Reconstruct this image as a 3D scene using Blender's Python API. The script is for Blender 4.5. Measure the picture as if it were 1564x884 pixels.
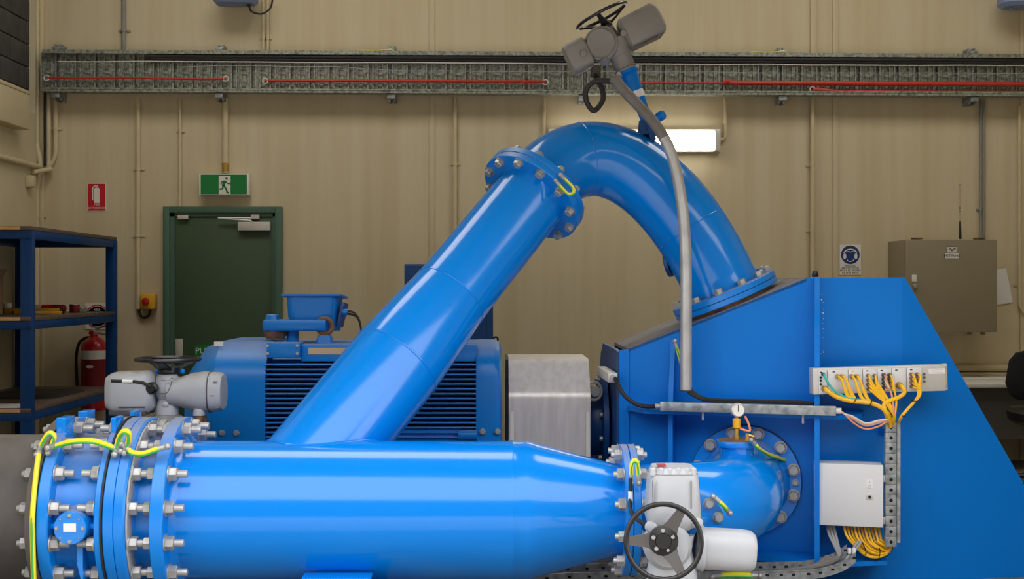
import bpy, bmesh, math, random
from mathutils import Vector, Matrix
random.seed(7)
for o in list(bpy.data.objects):
    bpy.data.objects.remove(o)
SC = bpy.context.scene
COL = SC.collection
PI = math.pi

# ------------------------------------------------------------------ camera
F, CX, CY, H = 1850.0, 760.0, 438.0, 1.5          # focal length / principal point in photo pixels, eye height
DW = 10.5                                          # distance to the back wall
cam = bpy.data.objects.new('camera', bpy.data.cameras.new('camera'))
COL.objects.link(cam)
cam.location = (0, 0, H)
cam.rotation_euler = (PI / 2, 0, 0)
cam.data.sensor_width = 36
cam.data.lens = 36 * F / 1564
cam.data.shift_x = (782 - CX) / 1564
cam.data.shift_y = -(442 - CY) / 1564
SC.camera = cam

# ------------------------------------------------------------------ world, lights, exposure
SC.view_settings.view_transform = 'Standard'
SC.view_settings.look = 'None'
SC.view_settings.gamma = 1
SC.view_settings.use_curve_mapping = False
SC.view_settings.exposure = -0.15
w = bpy.data.worlds.new('world'); SC.world = w; w.use_nodes = True      # bright overcast sky
w.node_tree.nodes['Background'].inputs[0].default_value = (1.0, 0.985, 1.0, 1)
w.node_tree.nodes['Background'].inputs[1].default_value = 4.3
# the photograph is taken from outside through the open roller door: the sky lights the hall through this opening
YD, DXL, DXR, DZT = 4.28, -2.9, 3.3, 3.2
l = bpy.data.lights.new('door_portal', 'AREA'); l.shape = 'RECTANGLE'; l.size = DXR - DXL; l.size_y = DZT; l.cycles.is_portal = True
o = bpy.data.objects.new('door_portal', l); COL.objects.link(o); o.location = ((DXL + DXR) / 2, YD, DZT / 2); o.rotation_euler = (PI / 2, 0, 0)

# ------------------------------------------------------------------ helpers
def P(px, py, D):
    return Vector(((px - CX) * D / F, D, H - (py - CY) * D / F))
def lin(c):
    c = c / 255.0
    return c / 12.92 if c <= 0.04045 else ((c + 0.055) / 1.055) ** 2.4
def rgb(r, g, b): return (lin(r), lin(g), lin(b), 1)

MATS = {}
def mat(name, col, rough=0.5, metal=0.0, var=0.0, vcol=None, scale=6.0, stretch=(1, 1, 1), bump=0.0, bscale=80.0,
        emit=0.0, spec=0.5, coat=0.0, dust=0.0, dcol=(150, 142, 132), trans=0.0, detail=5.0):
    m = bpy.data.materials.new(name); m.use_nodes = True
    nt = m.node_tree; b = nt.nodes['Principled BSDF']; N = nt.nodes.new; L = nt.links.new
    b.inputs['Base Color'].default_value = rgb(*col)
    b.inputs['Roughness'].default_value = rough
    b.inputs['Metallic'].default_value = metal
    b.inputs['Specular IOR Level'].default_value = spec
    b.inputs['Coat Weight'].default_value = coat
    b.inputs['Coat Roughness'].default_value = 0.08
    b.inputs['Transmission Weight'].default_value = trans
    tc = N('ShaderNodeTexCoord'); mp = N('ShaderNodeMapping'); mp.inputs['Scale'].default_value = stretch
    L(tc.outputs['Object'], mp.inputs['Vector'])
    last = None
    if var > 0:
        n = N('ShaderNodeTexNoise'); n.inputs['Scale'].default_value = scale; n.inputs['Detail'].default_value = detail
        L(mp.outputs['Vector'], n.inputs['Vector'])
        r = N('ShaderNodeValToRGB'); r.color_ramp.elements[0].position = 0.38; r.color_ramp.elements[1].position = 0.68
        L(n.outputs['Fac'], r.inputs['Fac'])
        mx = N('ShaderNodeMix'); mx.data_type = 'RGBA'
        mx.inputs['A'].default_value = rgb(*col); mx.inputs['B'].default_value = rgb(*(vcol or [c * 0.7 for c in col]))
        ml = N('ShaderNodeMath'); ml.operation = 'MULTIPLY'; ml.inputs[1].default_value = var
        L(r.outputs['Color'], ml.inputs[0]); L(ml.outputs[0], mx.inputs['Factor'])
        last = mx.outputs['Result']
        mr = N('ShaderNodeMath'); mr.operation = 'MULTIPLY_ADD'; mr.inputs[1].default_value = 0.15 * var; mr.inputs[2].default_value = rough
        L(r.outputs['Color'], mr.inputs[0]); L(mr.outputs[0], b.inputs['Roughness'])
    if dust > 0:                                   # settled dust: patchy, only on faces that point up
        g = N('ShaderNodeNewGeometry'); sx = N('ShaderNodeSeparateXYZ'); L(g.outputs['Normal'], sx.inputs[0])
        mrg = N('ShaderNodeMapRange'); mrg.inputs['From Min'].default_value = 0.55; mrg.inputs['From Max'].default_value = 1.0
        L(sx.outputs['Z'], mrg.inputs['Value'])
        n2 = N('ShaderNodeTexNoise'); n2.inputs['Scale'].default_value = 9; n2.inputs['Detail'].default_value = 6
        L(tc.outputs['Object'], n2.inputs['Vector'])
        m1 = N('ShaderNodeMath'); m1.operation = 'MULTIPLY'; L(mrg.outputs[0], m1.inputs[0]); L(n2.outputs['Fac'], m1.inputs[1])
        m2 = N('ShaderNodeMath'); m2.operation = 'MULTIPLY'; m2.use_clamp = True; L(m1.outputs[0], m2.inputs[0]); m2.inputs[1].default_value = dust * 1.7
        mx2 = N('ShaderNodeMix'); mx2.data_type = 'RGBA'; mx2.inputs['A'].default_value = rgb(*col); mx2.inputs['B'].default_value = rgb(*dcol)
        if last: L(last, mx2.inputs['A'])
        L(m2.outputs[0], mx2.inputs['Factor']); last = mx2.outputs['Result']
        mr2 = N('ShaderNodeMath'); mr2.operation = 'MULTIPLY_ADD'; mr2.inputs[1].default_value = 0.45; mr2.inputs[2].default_value = rough
        L(m2.outputs[0], mr2.inputs[0]); L(mr2.outputs[0], b.inputs['Roughness'])
    if last: L(last, b.inputs['Base Color'])
    if bump > 0:
        n3 = N('ShaderNodeTexNoise'); n3.inputs['Scale'].default_value = bscale; n3.inputs['Detail'].default_value = 3
        L(mp.outputs['Vector'], n3.inputs['Vector'])
        bp = N('ShaderNodeBump'); bp.inputs['Strength'].default_value = bump; bp.inputs['Distance'].default_value = 0.01
        L(n3.outputs['Fac'], bp.inputs['Height']); L(bp.outputs['Normal'], b.inputs['Normal'])
    if emit > 0:
        b.inputs['Emission Color'].default_value = rgb(*col); b.inputs['Emission Strength'].default_value = emit
    MATS[name] = m
    return m
BLUE = (0, 126, 220)
mat('blue_paint', BLUE, 0.13, var=0.12, vcol=(0, 118, 208), scale=2.2, coat=0.0, spec=0.5, bump=0.006, bscale=14)
mat('blue_dusty', BLUE, 0.3, var=0.2, vcol=(30, 112, 182), scale=5, coat=0.0, dust=0.75, bump=0.02, bscale=40)
mat('blue_plate', (0, 116, 208), 0.38, var=0.2, vcol=(0, 106, 192), scale=1.6, coat=0.0, spec=0.2, bump=0.02, bscale=60)
mat('blue_motor', (0, 120, 206), 0.33, var=0.2, vcol=(36, 104, 160), scale=4, dust=0.45, spec=0.35)
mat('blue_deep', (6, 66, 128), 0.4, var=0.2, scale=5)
mat('blue_rack', (0, 58, 116), 0.4, var=0.25, vcol=(2, 44, 90), scale=4, spec=0.3)
mat('dusty_top', (128, 124, 122), 0.75, var=0.6, vcol=(96, 92, 92), scale=5)
mat('rust', (128, 96, 70), 0.75, var=0.8, vcol=(70, 50, 40), scale=14)
mat('zinc', (176, 178, 178), 0.42, 0.55, var=0.5, vcol=(140, 136, 130), scale=20)
mat('galvanised', (168, 174, 176), 0.42, 0.6, var=0.8, vcol=(112, 120, 122), scale=26, detail=2)
mat('tray_metal', (166, 170, 160), 0.42, 0.45, var=0.95, vcol=(96, 102, 94), scale=42, detail=2)
mat('stainless', (214, 210, 206), 0.36, 0.35, var=0.35, vcol=(158, 152, 146), scale=5, stretch=(6, 6, 0.6))
mat('conduit_steel', (186, 186, 184), 0.36, 0.4, var=0.4, vcol=(130, 128, 124), scale=10)
mat('flex_grey', (116, 112, 108), 0.6, var=0.3, scale=20)
mat('cast_grey', (168, 172, 178), 0.45, var=0.3, vcol=(140, 144, 150), scale=5, dust=0.5, dcol=(140, 134, 120), bump=0.05, bscale=120)
mat('cast_light', (178, 182, 187), 0.42, var=0.3, vcol=(154, 158, 164), scale=5, bump=0.04, bscale=120)
mat('cast_dim', (132, 130, 128), 0.5, var=0.4, vcol=(104, 101, 98), scale=6, bump=0.05, bscale=120)  # darker copy of cast_grey: dimness of the upper actuator put into the colour
mat('black_plastic', (20, 21, 23), 0.33, var=0.2, vcol=(34, 35, 38), scale=12)
mat('black_rubber', (30, 29, 29), 0.6, var=0.3, vcol=(52, 50, 48), scale=9)
mat('dark_hole', (10, 10, 12), 0.9)
mat('iron_dark', (86, 82, 80), 0.6, var=0.7, vcol=(58, 56, 56), scale=3.5, bump=0.12, bscale=30, dust=0.35)
mat('gasket_grey', (170, 172, 174), 0.65, var=0.5, vcol=(130, 128, 126), scale=14)
mat('wall_paint', (206, 193, 162), 0.6, var=0.5, vcol=(190, 172, 134), scale=1.3, stretch=(7, 7, 0.3), bump=0.12, bscale=6)
mat('wall_side', (206, 194, 162), 0.65, var=0.25, vcol=(184, 170, 138), scale=2.5, bump=0.05, bscale=25)
mat('trim_paint', (212, 198, 162), 0.5, var=0.2, vcol=(190, 174, 138), scale=4)
mat('pvc_cream', (206, 192, 156), 0.4, var=0.25, vcol=(180, 164, 128), scale=8)
mat('pvc_grey', (140, 138, 132), 0.45, var=0.25, scale=8)
mat('ceiling_paint', (216, 212, 200), 0.8)
mat('concrete', (128, 122, 114), 0.8, var=0.7, vcol=(88, 80, 72), scale=4, bump=0.1, bscale=40)
mat('concrete_pale', (196, 190, 180), 0.85, var=0.4, vcol=(176, 168, 158), scale=2)
mat('block_dark', (74, 72, 70), 0.85, var=0.5, vcol=(54, 52, 52), scale=9, bump=0.2, bscale=60)
mat('brick_dark', (78, 66, 56), 0.85, var=0.4, scale=2)
mat('door_green', (62, 86, 62), 0.45, var=0.15, vcol=(54, 76, 56), scale=3)
mat('frame_green', (72, 104, 88), 0.42, var=0.15, scale=4)
mat('aluminium', (206, 204, 196), 0.4, 0.3)
mat('sign_white', (226, 224, 216), 0.5)
mat('sign_red', (196, 14, 34), 0.45)
mat('sign_green', (0, 122, 56), 0.45)
mat('sign_blue', (20, 52, 120), 0.45)
mat('ink', (26, 26, 28), 0.6)
mat('yellow_plastic', (224, 172, 36), 0.42, var=0.15, scale=8)
mat('red_plastic', (176, 20, 28), 0.35)
mat('red_cylinder', (186, 14, 26), 0.28, coat=0.4, var=0.15, scale=6)
mat('label_red', (120, 12, 24), 0.45)
mat('cable_red', (196, 52, 30), 0.5, var=0.3, vcol=(150, 36, 26), scale=10)
mat('cable_yellow', (238, 186, 28), 0.42, var=0.2, vcol=(206, 150, 24), scale=30)
mat('cable_orange', (222, 140, 92), 0.45)
mat('cable_grey', (150, 150, 150), 0.5)
mat('cable_white', (206, 204, 196), 0.5)
mat('cable_teal', (60, 178, 168), 0.45)
mat('earth_yellow', (226, 214, 40), 0.42)
mat('earth_green', (70, 168, 70), 0.42)
mat('brass', (196, 160, 84), 0.35, 0.7, var=0.3, scale=20)
mat('copper_brown', (150, 112, 84), 0.5, 0.3, var=0.4, scale=20)
mat('wood_board', (96, 80, 70), 0.5, var=0.6, vcol=(66, 54, 48), scale=5, stretch=(1, 6, 1), coat=0.1)
mat('wood_edge', (206, 160, 104), 0.6, var=0.5, vcol=(170, 124, 76), scale=14, stretch=(1, 1, 8))
mat('cardboard', (142, 112, 86), 0.8, var=0.2, scale=8)
mat('paper', (224, 224, 222), 0.7)
mat('enclosure_taupe', (142, 132, 108), 0.5, var=0.12, scale=2)
mat('box_white', (208, 210, 212), 0.42, var=0.1, vcol=(206, 206, 206), scale=5)
mat('panel_silver', (204, 202, 196), 0.4, 0.25, var=0.35, vcol=(180, 174, 164), scale=6)
mat('nameplate', (188, 172, 132), 0.4, 0.4)
mat('desk_top', (212, 208, 198), 0.5)
mat('desk_panel', (104, 100, 98), 0.6, var=0.2, scale=4)
mat('chair_fabric', (22, 22, 24), 0.9, bump=0.3, bscale=220)
mat('lamp_glow', (255, 247, 230), 0.4, emit=9.0)
mat('lamp_white', (240, 236, 226), 0.4)
mat('flood_blue', (132, 150, 190), 0.5, var=0.2, scale=6)
mat('glass', (235, 240, 245), 0.05, trans=0.9)
mat('window_frame_paint', (90, 92, 94), 0.5)

class MB:
    """collects shapes in one bmesh"""
    def __init__(s): s.bm = bmesh.new()
    def _face(s, vs):
        try: s.bm.faces.new(vs)
        except ValueError: pass
    def box(s, c, size, M=None, bev=0.0):
        M = M or Matrix()
        r = bmesh.ops.create_cube(s.bm, size=1.0)
        bmesh.ops.scale(s.bm, vec=size, verts=r['verts'])
        bmesh.ops.translate(s.bm, vec=c, verts=r['verts'])
        vs = r['verts']
        bmesh.ops.transform(s.bm, matrix=M, verts=vs)
        if bev:
            es = list({e for v in vs for e in v.link_edges})
            bmesh.ops.bevel(s.bm, geom=es, offset=bev, segments=2, affect='EDGES', profile=0.5)
        return s
    def bx(s, x0, x1, y0, y1, z0, z1, M=None, bev=0.0):
        return s.box(((x0 + x1) / 2, (y0 + y1) / 2, (z0 + z1) / 2), (abs(x1 - x0), abs(y1 - y0), abs(z1 - z0)), M, bev)
    def rings(s, rings, cap=True):
        vr = [[s.bm.verts.new(p) for p in r] for r in rings]
        n = len(vr[0])
        for a, b in zip(vr, vr[1:]):
            for i in range(n):
                s._face((a[i], a[(i + 1) % n], b[(i + 1) % n], b[i]))
        if cap:
            s._face(list(reversed(vr[0]))); s._face(vr[-1])
        return s
    def lathe(s, prof, M=None, seg=32, cap=True):
        """prof: (radius, z) pairs along the local z axis"""
        M = M or Matrix()
        return s.rings([[M @ Vector((max(r, 1e-4) * math.cos(2 * PI * i / seg), max(r, 1e-4) * math.sin(2 * PI * i / seg), z))
                         for i in range(seg)] for r, z in prof], cap)
    def cyl(s, a, b, r, r2=None, seg=16):
        a = Vector(a); b = Vector(b)
        return s.lathe([(r, 0), (r if r2 is None else r2, (b - a).length)], FR(a, b - a), seg)
    def loft(s, secs, M=None, seg=28):
        """secs: (z, half_x, half_y, exponent[, dx, dy]) superellipse sections"""
        M = M or Matrix(); rs = []
        for q in secs:
            z, a, b, n = q[:4]; dx = q[4] if len(q) > 4 else 0; dy = q[5] if len(q) > 5 else 0
            ring = []
            for i in range(seg):
                t = 2 * PI * (i + 0.5) / seg; c, si = math.cos(t), math.sin(t)
                ring.append(M @ Vector((dx + a * math.copysign(abs(c) ** (2.0 / n), c), dy + b * math.copysign(abs(si) ** (2.0 / n), si), z)))
            rs.append(ring)
        return s.rings(rs)
    def prism(s, poly, z0, z1, M=None):
        M = M or Matrix()
        return s.rings([[M @ Vector((x, y, z)) for x, y in poly] for z in (z0, z1)])
    def tube(s, pts, r, seg=10, cap=True, radii=None):
        pts = [Vector(p) for p in pts]; n = len(pts); rs = []
        up = None
        for i, p in enumerate(pts):
            t = (pts[min(i + 1, n - 1)] - pts[max(i - 1, 0)]).normalized()
            if up is None:
                up = t.orthogonal().normalized()
            up = (up - t * up.dot(t))
            up = up.normalized() if up.length > 1e-6 else t.orthogonal().normalized()
            v = t.cross(up); rr = radii[i] if radii else r
            rs.append([p + (up * math.cos(2 * PI * k / seg) + v * math.sin(2 * PI * k / seg)) * rr for k in range(seg)])
        return s.rings(rs, cap)
    def torus(s, c, axis, R, r, seg=40, ss=10, squash=1.0):
        M = FR(c, axis); pts = []
        vr = [[s.bm.verts.new(M @ Vector(((R + r * math.cos(b)) * math.cos(a), (R + r * math.cos(b)) * math.sin(a), r * squash * math.sin(b))))
               for b in [2 * PI * k / ss for k in range(ss)]] for a in [2 * PI * i / seg for i in range(seg)]]
        for i in range(seg):
            for k in range(ss):
                s._face((vr[i][k], vr[(i + 1) % seg][k], vr[(i + 1) % seg][(k + 1) % ss], vr[i][(k + 1) % ss]))
        return s
    def ball(s, c, r, M=None, seg=14):
        prof = [(r * math.sin(PI * i / 8), -r * math.cos(PI * i / 8)) for i in range(9)]
        return s.lathe(prof, (M or Matrix()) @ Matrix.Translation(Vector(c)), seg)
    def mesh(s, name, m, ang=34):
        me = bpy.data.meshes.new(name)
        bmesh.ops.recalc_face_normals(s.bm, faces=s.bm.faces)
        s.bm.to_mesh(me); s.bm.free()
        for p in me.polygons: p.use_smooth = True
        me.set_sharp_from_angle(angle=math.radians(ang))
        me.materials.append(MATS[m])
        return me
    def build(s, name, m, parent=None, ang=34):
        return put(name, s.mesh(name, m, ang), parent)

def FR(o, z, x=None):
    z = Vector(z).normalized()
    x = Vector(x) if x is not None else (Vector((1, 0, 0)) if abs(z.x) < 0.9 else Vector((0, 1, 0)))
    x = (x - z * x.dot(z)).normalized(); y = z.cross(x)
    M = Matrix((x, y, z)).transposed().to_4x4(); M.translation = Vector(o)
    return M
WORLD = {}
def put(name, me, parent=None, M=None):
    o = bpy.data.objects.new(name, me); COL.objects.link(o)
    M = M or Matrix(); WORLD[o] = M
    if parent is not None:
        o.parent = parent; o.matrix_parent_inverse = WORLD[parent].inverted()
    o.matrix_basis = M
    return o
def tag(o, label, cat, group=None):
    o['label'] = label; o['category'] = cat
    if group: o['group'] = group
    return o
def thing(name, label, cat, loc, group=None):
    M = Matrix.Translation(Vector(loc))
    return tag(put(name, None, None, M), label, cat, group)
def struct(o):
    o['kind'] = 'structure'; return o
def smooth(pts, n=8):
    pts = [Vector(p) for p in pts]; out = []
    q = [2 * pts[0] - pts[1]] + pts + [2 * pts[-1] - pts[-2]]
    for i in range(1, len(q) - 2):
        a, b, c, d = q[i - 1:i + 3]
        for k in range(n):
            t = k / n
            out.append(0.5 * ((2 * b) + (c - a) * t + (2 * a - 5 * b + 4 * c - d) * t * t + (3 * b - a - 3 * c + d) * t ** 3))
    out.append(pts[-1]); return out
def fillet(pts, r, n=6):
    pts = [Vector(p) for p in pts]; out = [pts[0]]
    for a, b, c in zip(pts, pts[1:], pts[2:]):
        d1 = (a - b); d2 = (c - b); rr = min(r, d1.length * .49, d2.length * .49)
        p0 = b + d1.normalized() * rr; p1 = b + d2.normalized() * rr
        for k in range(n + 1):
            t = k / n; out.append(p0 * (1 - t) ** 2 + b * 2 * t * (1 - t) + p1 * t * t)
    out.append(pts[-1]); return out
def text(name, s, size, M, m, parent, depth=0.0006, sx=1.0):
    cu = bpy.data.curves.new(name, 'FONT'); cu.body = s; cu.size = size; cu.align_x = 'CENTER'; cu.align_y = 'CENTER'; cu.extrude = depth
    cu.resolution_u = 2
    t = bpy.data.objects.new(name, cu); COL.objects.link(t)
    me = bpy.data.meshes.new_from_object(t.evaluated_get(bpy.context.evaluated_depsgraph_get()))
    bpy.data.objects.remove(t); bpy.data.curves.remove(cu)
    me.name = name
    me.transform(M @ Matrix.Diagonal((sx, 1, 1, 1)))
    me.materials.clear(); me.materials.append(MATS[m])
    return put(name, me, parent)
def facing(px, py, D):            # frame on a surface that faces the camera: local x right, y up, z towards the camera
    return FR(P(px, py, D), (0, -1, 0), (1, 0, 0))

# shared bolt meshes (axis +z, seat plane at z = 0); real size for M30 and M24
def hexp(r): return [(r * math.cos(PI / 3 * i), r * math.sin(PI / 3 * i)) for i in range(6)]
def bolt_mesh(name, af, stud, washer=True, m='zinc'):
    b = MB(); r = af / 1.732
    if washer: b.lathe([(r * 1.22, 0), (r * 1.22, af * .09)], seg=18)
    b.rings([[Vector((x * k, y * k, z)) for x, y in hexp(r)] for k, z in ((1, af * .09), (1, af * .62), (.88, af * .70))])
    if stud: b.lathe([(af * .31, af * .5), (af * .31, stud - .003), (af * .27, stud)], seg=14)
    return b.mesh(name, m)
NUT_L = bolt_mesh('stud_nut_large', .052, .078)
NUT_S = bolt_mesh('stud_nut_medium', .044, .045)
HEAD_M = bolt_mesh('bolt_head_medium', .046, 0)
HEAD_F = bolt_mesh('bolt_head_flange', .04, 0)
HEAD_S = bolt_mesh('bolt_head_small', .024, 0)
SCREW = bolt_mesh('screw_small', .012, 0)
def ring_bolts(parent, c, axis, R, n, me, phase=0.5, up=None, name='bolt', skip=None):
    M = FR(c, axis, up or ((0, 0, 1) if abs(Vector(axis).normalized().z) < .8 else (1, 0, 0)))
    for k in range(n):
        if skip and skip(k): continue
        a = 2 * PI * (k + phase) / n
        put(name, me, parent, M @ Matrix.Translation((R * math.cos(a), R * math.sin(a), 0)) @ Matrix.Rotation(random.uniform(0, 1), 4, 'Z'))
def earth_strap(label, pts, r=.008, n=6, stripes=True):
    """yellow/green earth strap with crimped lugs at its ends"""
    p = smooth(pts, n)
    t = thing('earth_strap', label, 'earth strap', p[0], 'earth straps')
    MB().tube(p, r, 10).build('sleeve', 'earth_yellow', t)
    # green stripe half of the sheath
    off = Vector((0, -r * .45, -r * .55))
    MB().tube([q + off for q in p], r * .62, 8).build('green_stripe', 'earth_green', t)
    for q, q2 in ((p[0], p[1]), (p[-1], p[-2])):
        d = (q - q2).normalized()
        b = MB().cyl(q - d * r, q + d * r * 2.2, r * 1.15, seg=10); b.ball(q + d * r * 2.8 + Vector((0, -.006, 0)), r * 1.3)
        b.build('lug', 'zinc', t)
    return t

# ================================================================== THE ROOM
XL, XR, YR, ZT = -3.96, 6.2, 4.28, 5.6
struct(MB().bx(XL - .3, XR + .3, YR - .25, DW + .3, -.2, 0).build('floor', 'concrete'))
struct(MB().bx(-22, 22, -14, YR - .25, -.2, -.002).build('floor_apron', 'concrete_pale'))
struct(MB().bx(XL - .3, XR + .3, YR - .25, DW + .3, ZT, ZT + .2).build('ceiling', 'ceiling_paint'))
struct(MB().bx(XL - .3, XR + .3, DW, DW + .25, 0, ZT).build('wall_back', 'wall_paint'))
struct(MB().bx(XR, XR + .25, YR, DW, 0, ZT).build('wall_right', 'wall_side'))
# front wall with the open roller door, and the building across the yard (both out of view)
b = MB(); b.bx(XL - .3, DXL, YR - .25, YR, 0, ZT); b.bx(DXR, XR + .25, YR - .25, YR, 0, ZT); b.bx(DXL, DXR, YR - .25, YR, DZT, ZT)
struct(b.build('wall_front', 'wall_side'))
struct(MB().bx(-22, 22, -12.2, -12, 0, 9.0).build('wall_opposite', 'brick_dark'))

# left wall: painted lower part with a ledge, dark blockwork above it, painted corner pier
zb = H + 1.50
YB = 10.38                                          # end of the blockwork beside the corner pier
b = MB(); b.bx(XL - .3, XL, YR, DW, 0, zb - .02); b.bx(XL - .3, XL, YB, DW, zb - .02, ZT); b.bx(XL - .32, XL - .3, YR, YB, zb - .02, ZT)
wl = struct(b.build('wall_left', 'wall_side'))
me = MB().bx(0, .25, 0, .385, 0, .185, bev=.004).mesh('block', 'block_dark')
for r in range(9):
    for c in range(5):
        y = YB - .395 * (c + 1) - (.197 if r % 2 else 0) + .01
        if r % 2 and c == 4: continue
        put('block', me, wl, Matrix.Translation((XL - .3 + random.uniform(-.004, .004), y, zb - .01 + r * .195)))
    if r % 2:
        MB().bx(XL - .3, XL - .05, YB - .187, YB - .001, zb - .01 + r * .195, zb + .175 + r * .195, bev=.004).build('half_block', 'block_dark', wl)
b = MB(); b.bx(XL, XL + .13, 6.0, 9.92, H + 1.285, H + 1.57, bev=.006)
led = struct(b.build('trim_1', 'trim_paint'))
b = MB(); b.bx(XL - .02, XL + .135, 6.0, 9.925, H + 1.57, H + 1.60, bev=.004); b.build('ledge_cap', 'trim_paint', led)
# corner strip and cover strips over the panel joints of the back wall
struct(MB().bx(XL, P(68, 0, DW).x, DW - .03, DW, 0, ZT, bev=.004).build('trim_2', 'trim_paint'))
for k, (a, c, d) in enumerate(((656, 664, .012), (1237, 1246, .02), (1271, 1280, .014), (1557, 1564, .02))):
    struct(MB().bx(P(a, 0, DW).x, P(c, 0, DW).x, DW - d, DW, 0, ZT, bev=.003).build('trim_%d' % (k + 3), 'wall_paint'))

# ---------------------------------------------------------------- door
D = DW
dr = struct(put('door_1', None, None, Matrix.Translation((P(342, 0, D).x, D, 0))))
x0, x1 = P(252, 0, D).x, P(432, 0, D).x; zt = P(0, 316, D).z; fw = .055
b = MB(); b.bx(x0, x0 + fw, D - .07, D, 0, zt, bev=.004); b.bx(x1 - fw, x1, D - .07, D, 0, zt, bev=.004); b.bx(x0 + fw, x1 - fw, D - .07, D, zt - fw, zt, bev=.004)
b.bx(x0 + fw, x0 + fw + .04, D - .045, D, 0, zt - fw); b.bx(x1 - fw - .025, x1 - fw, D - .045, D, 0, zt - fw); b.bx(x0 + fw, x1 - fw, D - .045, D, zt - fw - .03, zt - fw)
b.build('door_frame', 'frame_green', dr)
leaf = MB().bx(x0 + fw + .042, x1 - fw - .027, D - .03, D - .002, .008, zt - fw - .034, bev=.002).build('door_leaf', 'door_green', dr)
q = P(390, 345, D - .04)
clo = MB().bx(P(364, 0, D - .06).x, P(413, 0, D - .06).x, D - .09, D - .031, P(0, 352, D - .06).z, P(0, 339, D - .06).z, bev=.004).build('door_closer', 'aluminium', dr)
b = MB(); a0, a1, a2 = P(390, 333, D - .085), P(333, 333, D - .085), P(384, 337, D - .085)
b.tube([a0, a1], .008, 8); b.tube([a1, a2], .008, 8); b.cyl(a2, a2 - Vector((0, 0, .05)), .009, seg=8)
b.box(P(390, 331, D - .075), (.07, .04, .035)); b.build('closer_arm', 'aluminium', clo)
MB().box(P(280, 332, D - .05), (.09, .04, .034), bev=.003).build('door_sensor', 'aluminium', dr)
MB().bx(P(270, 0, D).x, P(281, 0, D).x, D - .045, D - .031, P(0, 552, D).z, P(0, 517, D).z, bev=.003).build('lock_plate', 'aluminium', dr)
MB().bx(P(299, 0, D).x, P(330, 0, D).x, D - .036, D - .031, P(0, 546, D).z, P(0, 526, D).z).build('push_plate', 'sign_green', dr)
text('push_lettering', 'PUSH', .075, facing(314, 536, D - .037), 'sign_white', dr)

# ---------------------------------------------------------------- conduits on the wall
def conduit(label, pts, r, m='pvc_cream', clips=(), name='wall_conduit', fr=.08):
    t = thing(name, label, 'conduit', pts[0])
    MB().tube(fillet(pts, fr), r, 10).build('tube', m, t)
    for c in clips:
        b = MB(); b.cyl(c - Vector((0, 0, .012)), c + Vector((0, 0, .012)), r * 1.25, seg=12)
        b.bx(c.x - r * 2.6, c.x + r * 2.6, DW - .012, DW - .001, c.z - .009, c.z + .009); b.build('saddle', m, t)
    return t
def W(px, py, off=.03): return P(px, py, DW - off)
conduit('thin cream conduit dropping from the cable tray to the emergency stop', [W(211, 150), W(211, 472)], .02, clips=[W(211, 258), W(211, 360)])
conduit('thin cream conduit dropping from the cable tray to the green door frame', [W(275, 150), W(275, 322)], .014, clips=[W(275, 200)])
t = conduit('thick cream conduit dropping from the cable tray to the exit sign', [W(344, 150), W(344, 264)], .027)
MB().cyl(W(344, 262), W(344, 249), .03, seg=14).build('brass_gland', 'brass', t)
conduit('grey conduit clipped to the wall above the cable tray', [W(189, -60), W(189, 80)], .02, 'pvc_grey', [W(189, 47)])
for x in (402, 409):
    conduit('thin cream conduit of the close pair rising above the tray', [W(x, -60), W(x, 80)], .013, clips=[W(x, 58)])['group'] = 'pair of conduits above the cable tray'
conduit('cream conduit dropping behind the bolted flange and leaning pipe', [W(695, 150), W(695, 700)], .017, clips=[W(695, 250)])
conduit('short cream conduit dropping from tray to left end of the lit lamp', [W(831, 150), W(831, 206)], .015, clips=[W(831, 170)])
conduit('cream conduit hooking from the tray into the right end of the lit lamp', [W(1108, 150), W(1108, 212), W(1096, 214)], .015, clips=[W(1108, 186)])
conduit('long cream conduit running down beside the hearing protection sign', [W(1241, 150, .05), W(1241, 700, .05)], .018, clips=[W(1241, 252, .05), W(1241, 352, .05)])
t = conduit('twin grey conduit dropping from the tray to the metering enclosure', [W(1498, 152), W(1498, 368)], .011, 'pvc_grey', [W(1498, 320)])
MB().tube([W(1503, 152), W(1503, 368)], .011, 10).build('tube', 'pvc_grey', t)
conduit('cream conduit with an elbow beside the paper hung on the enclosure', [W(1557, 162, .04), W(1557, 468, .04), W(1566, 480, .04), W(1600, 481, .04)], .014, clips=[W(1557, 435, .04)])
conduit('thick cream conduit with a kink running down the wall corner', [W(56, -60, .07), W(56, 222, .07), W(63, 248, .09), W(56, 285, .07), W(56, 700, .07)], .022, clips=[W(56, 330, .07)])
conduit('black cable dropping from the end of the cable tray in the corner', [W(69, 140, .1), W(69, 254, .1)], .012, 'black_rubber')
conduit('cream channel conduit close beside the black drop cable in the corner', [W(74, 145, .05), W(74, 256, .05)], .02)
t = conduit('cream conduit curving from the tray around to a small wall box', [W(85, 148), W(85, 240), W(72, 259), Vector((XL + .12, DW - .06, P(0, 259, DW).z)), Vector((XL + .03, DW - .25, P(0, 267, DW).z))], .02, fr=.12, clips=[W(85, 196)])
MB().box((XL + .03, DW - .3, P(0, 277, 10.2).z), (.06, .09, .1), bev=.01).build('wall_box', 'pvc_cream', t)
conduit('cream conduit running level along the side wall to the corner', [Vector((XL + .035, 8.4, P(0, 255, 10.4).z)), Vector((XL + .035, 10.42, P(0, 255, 10.4).z)), W(70, 256, .035)], .022, fr=.05)

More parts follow.
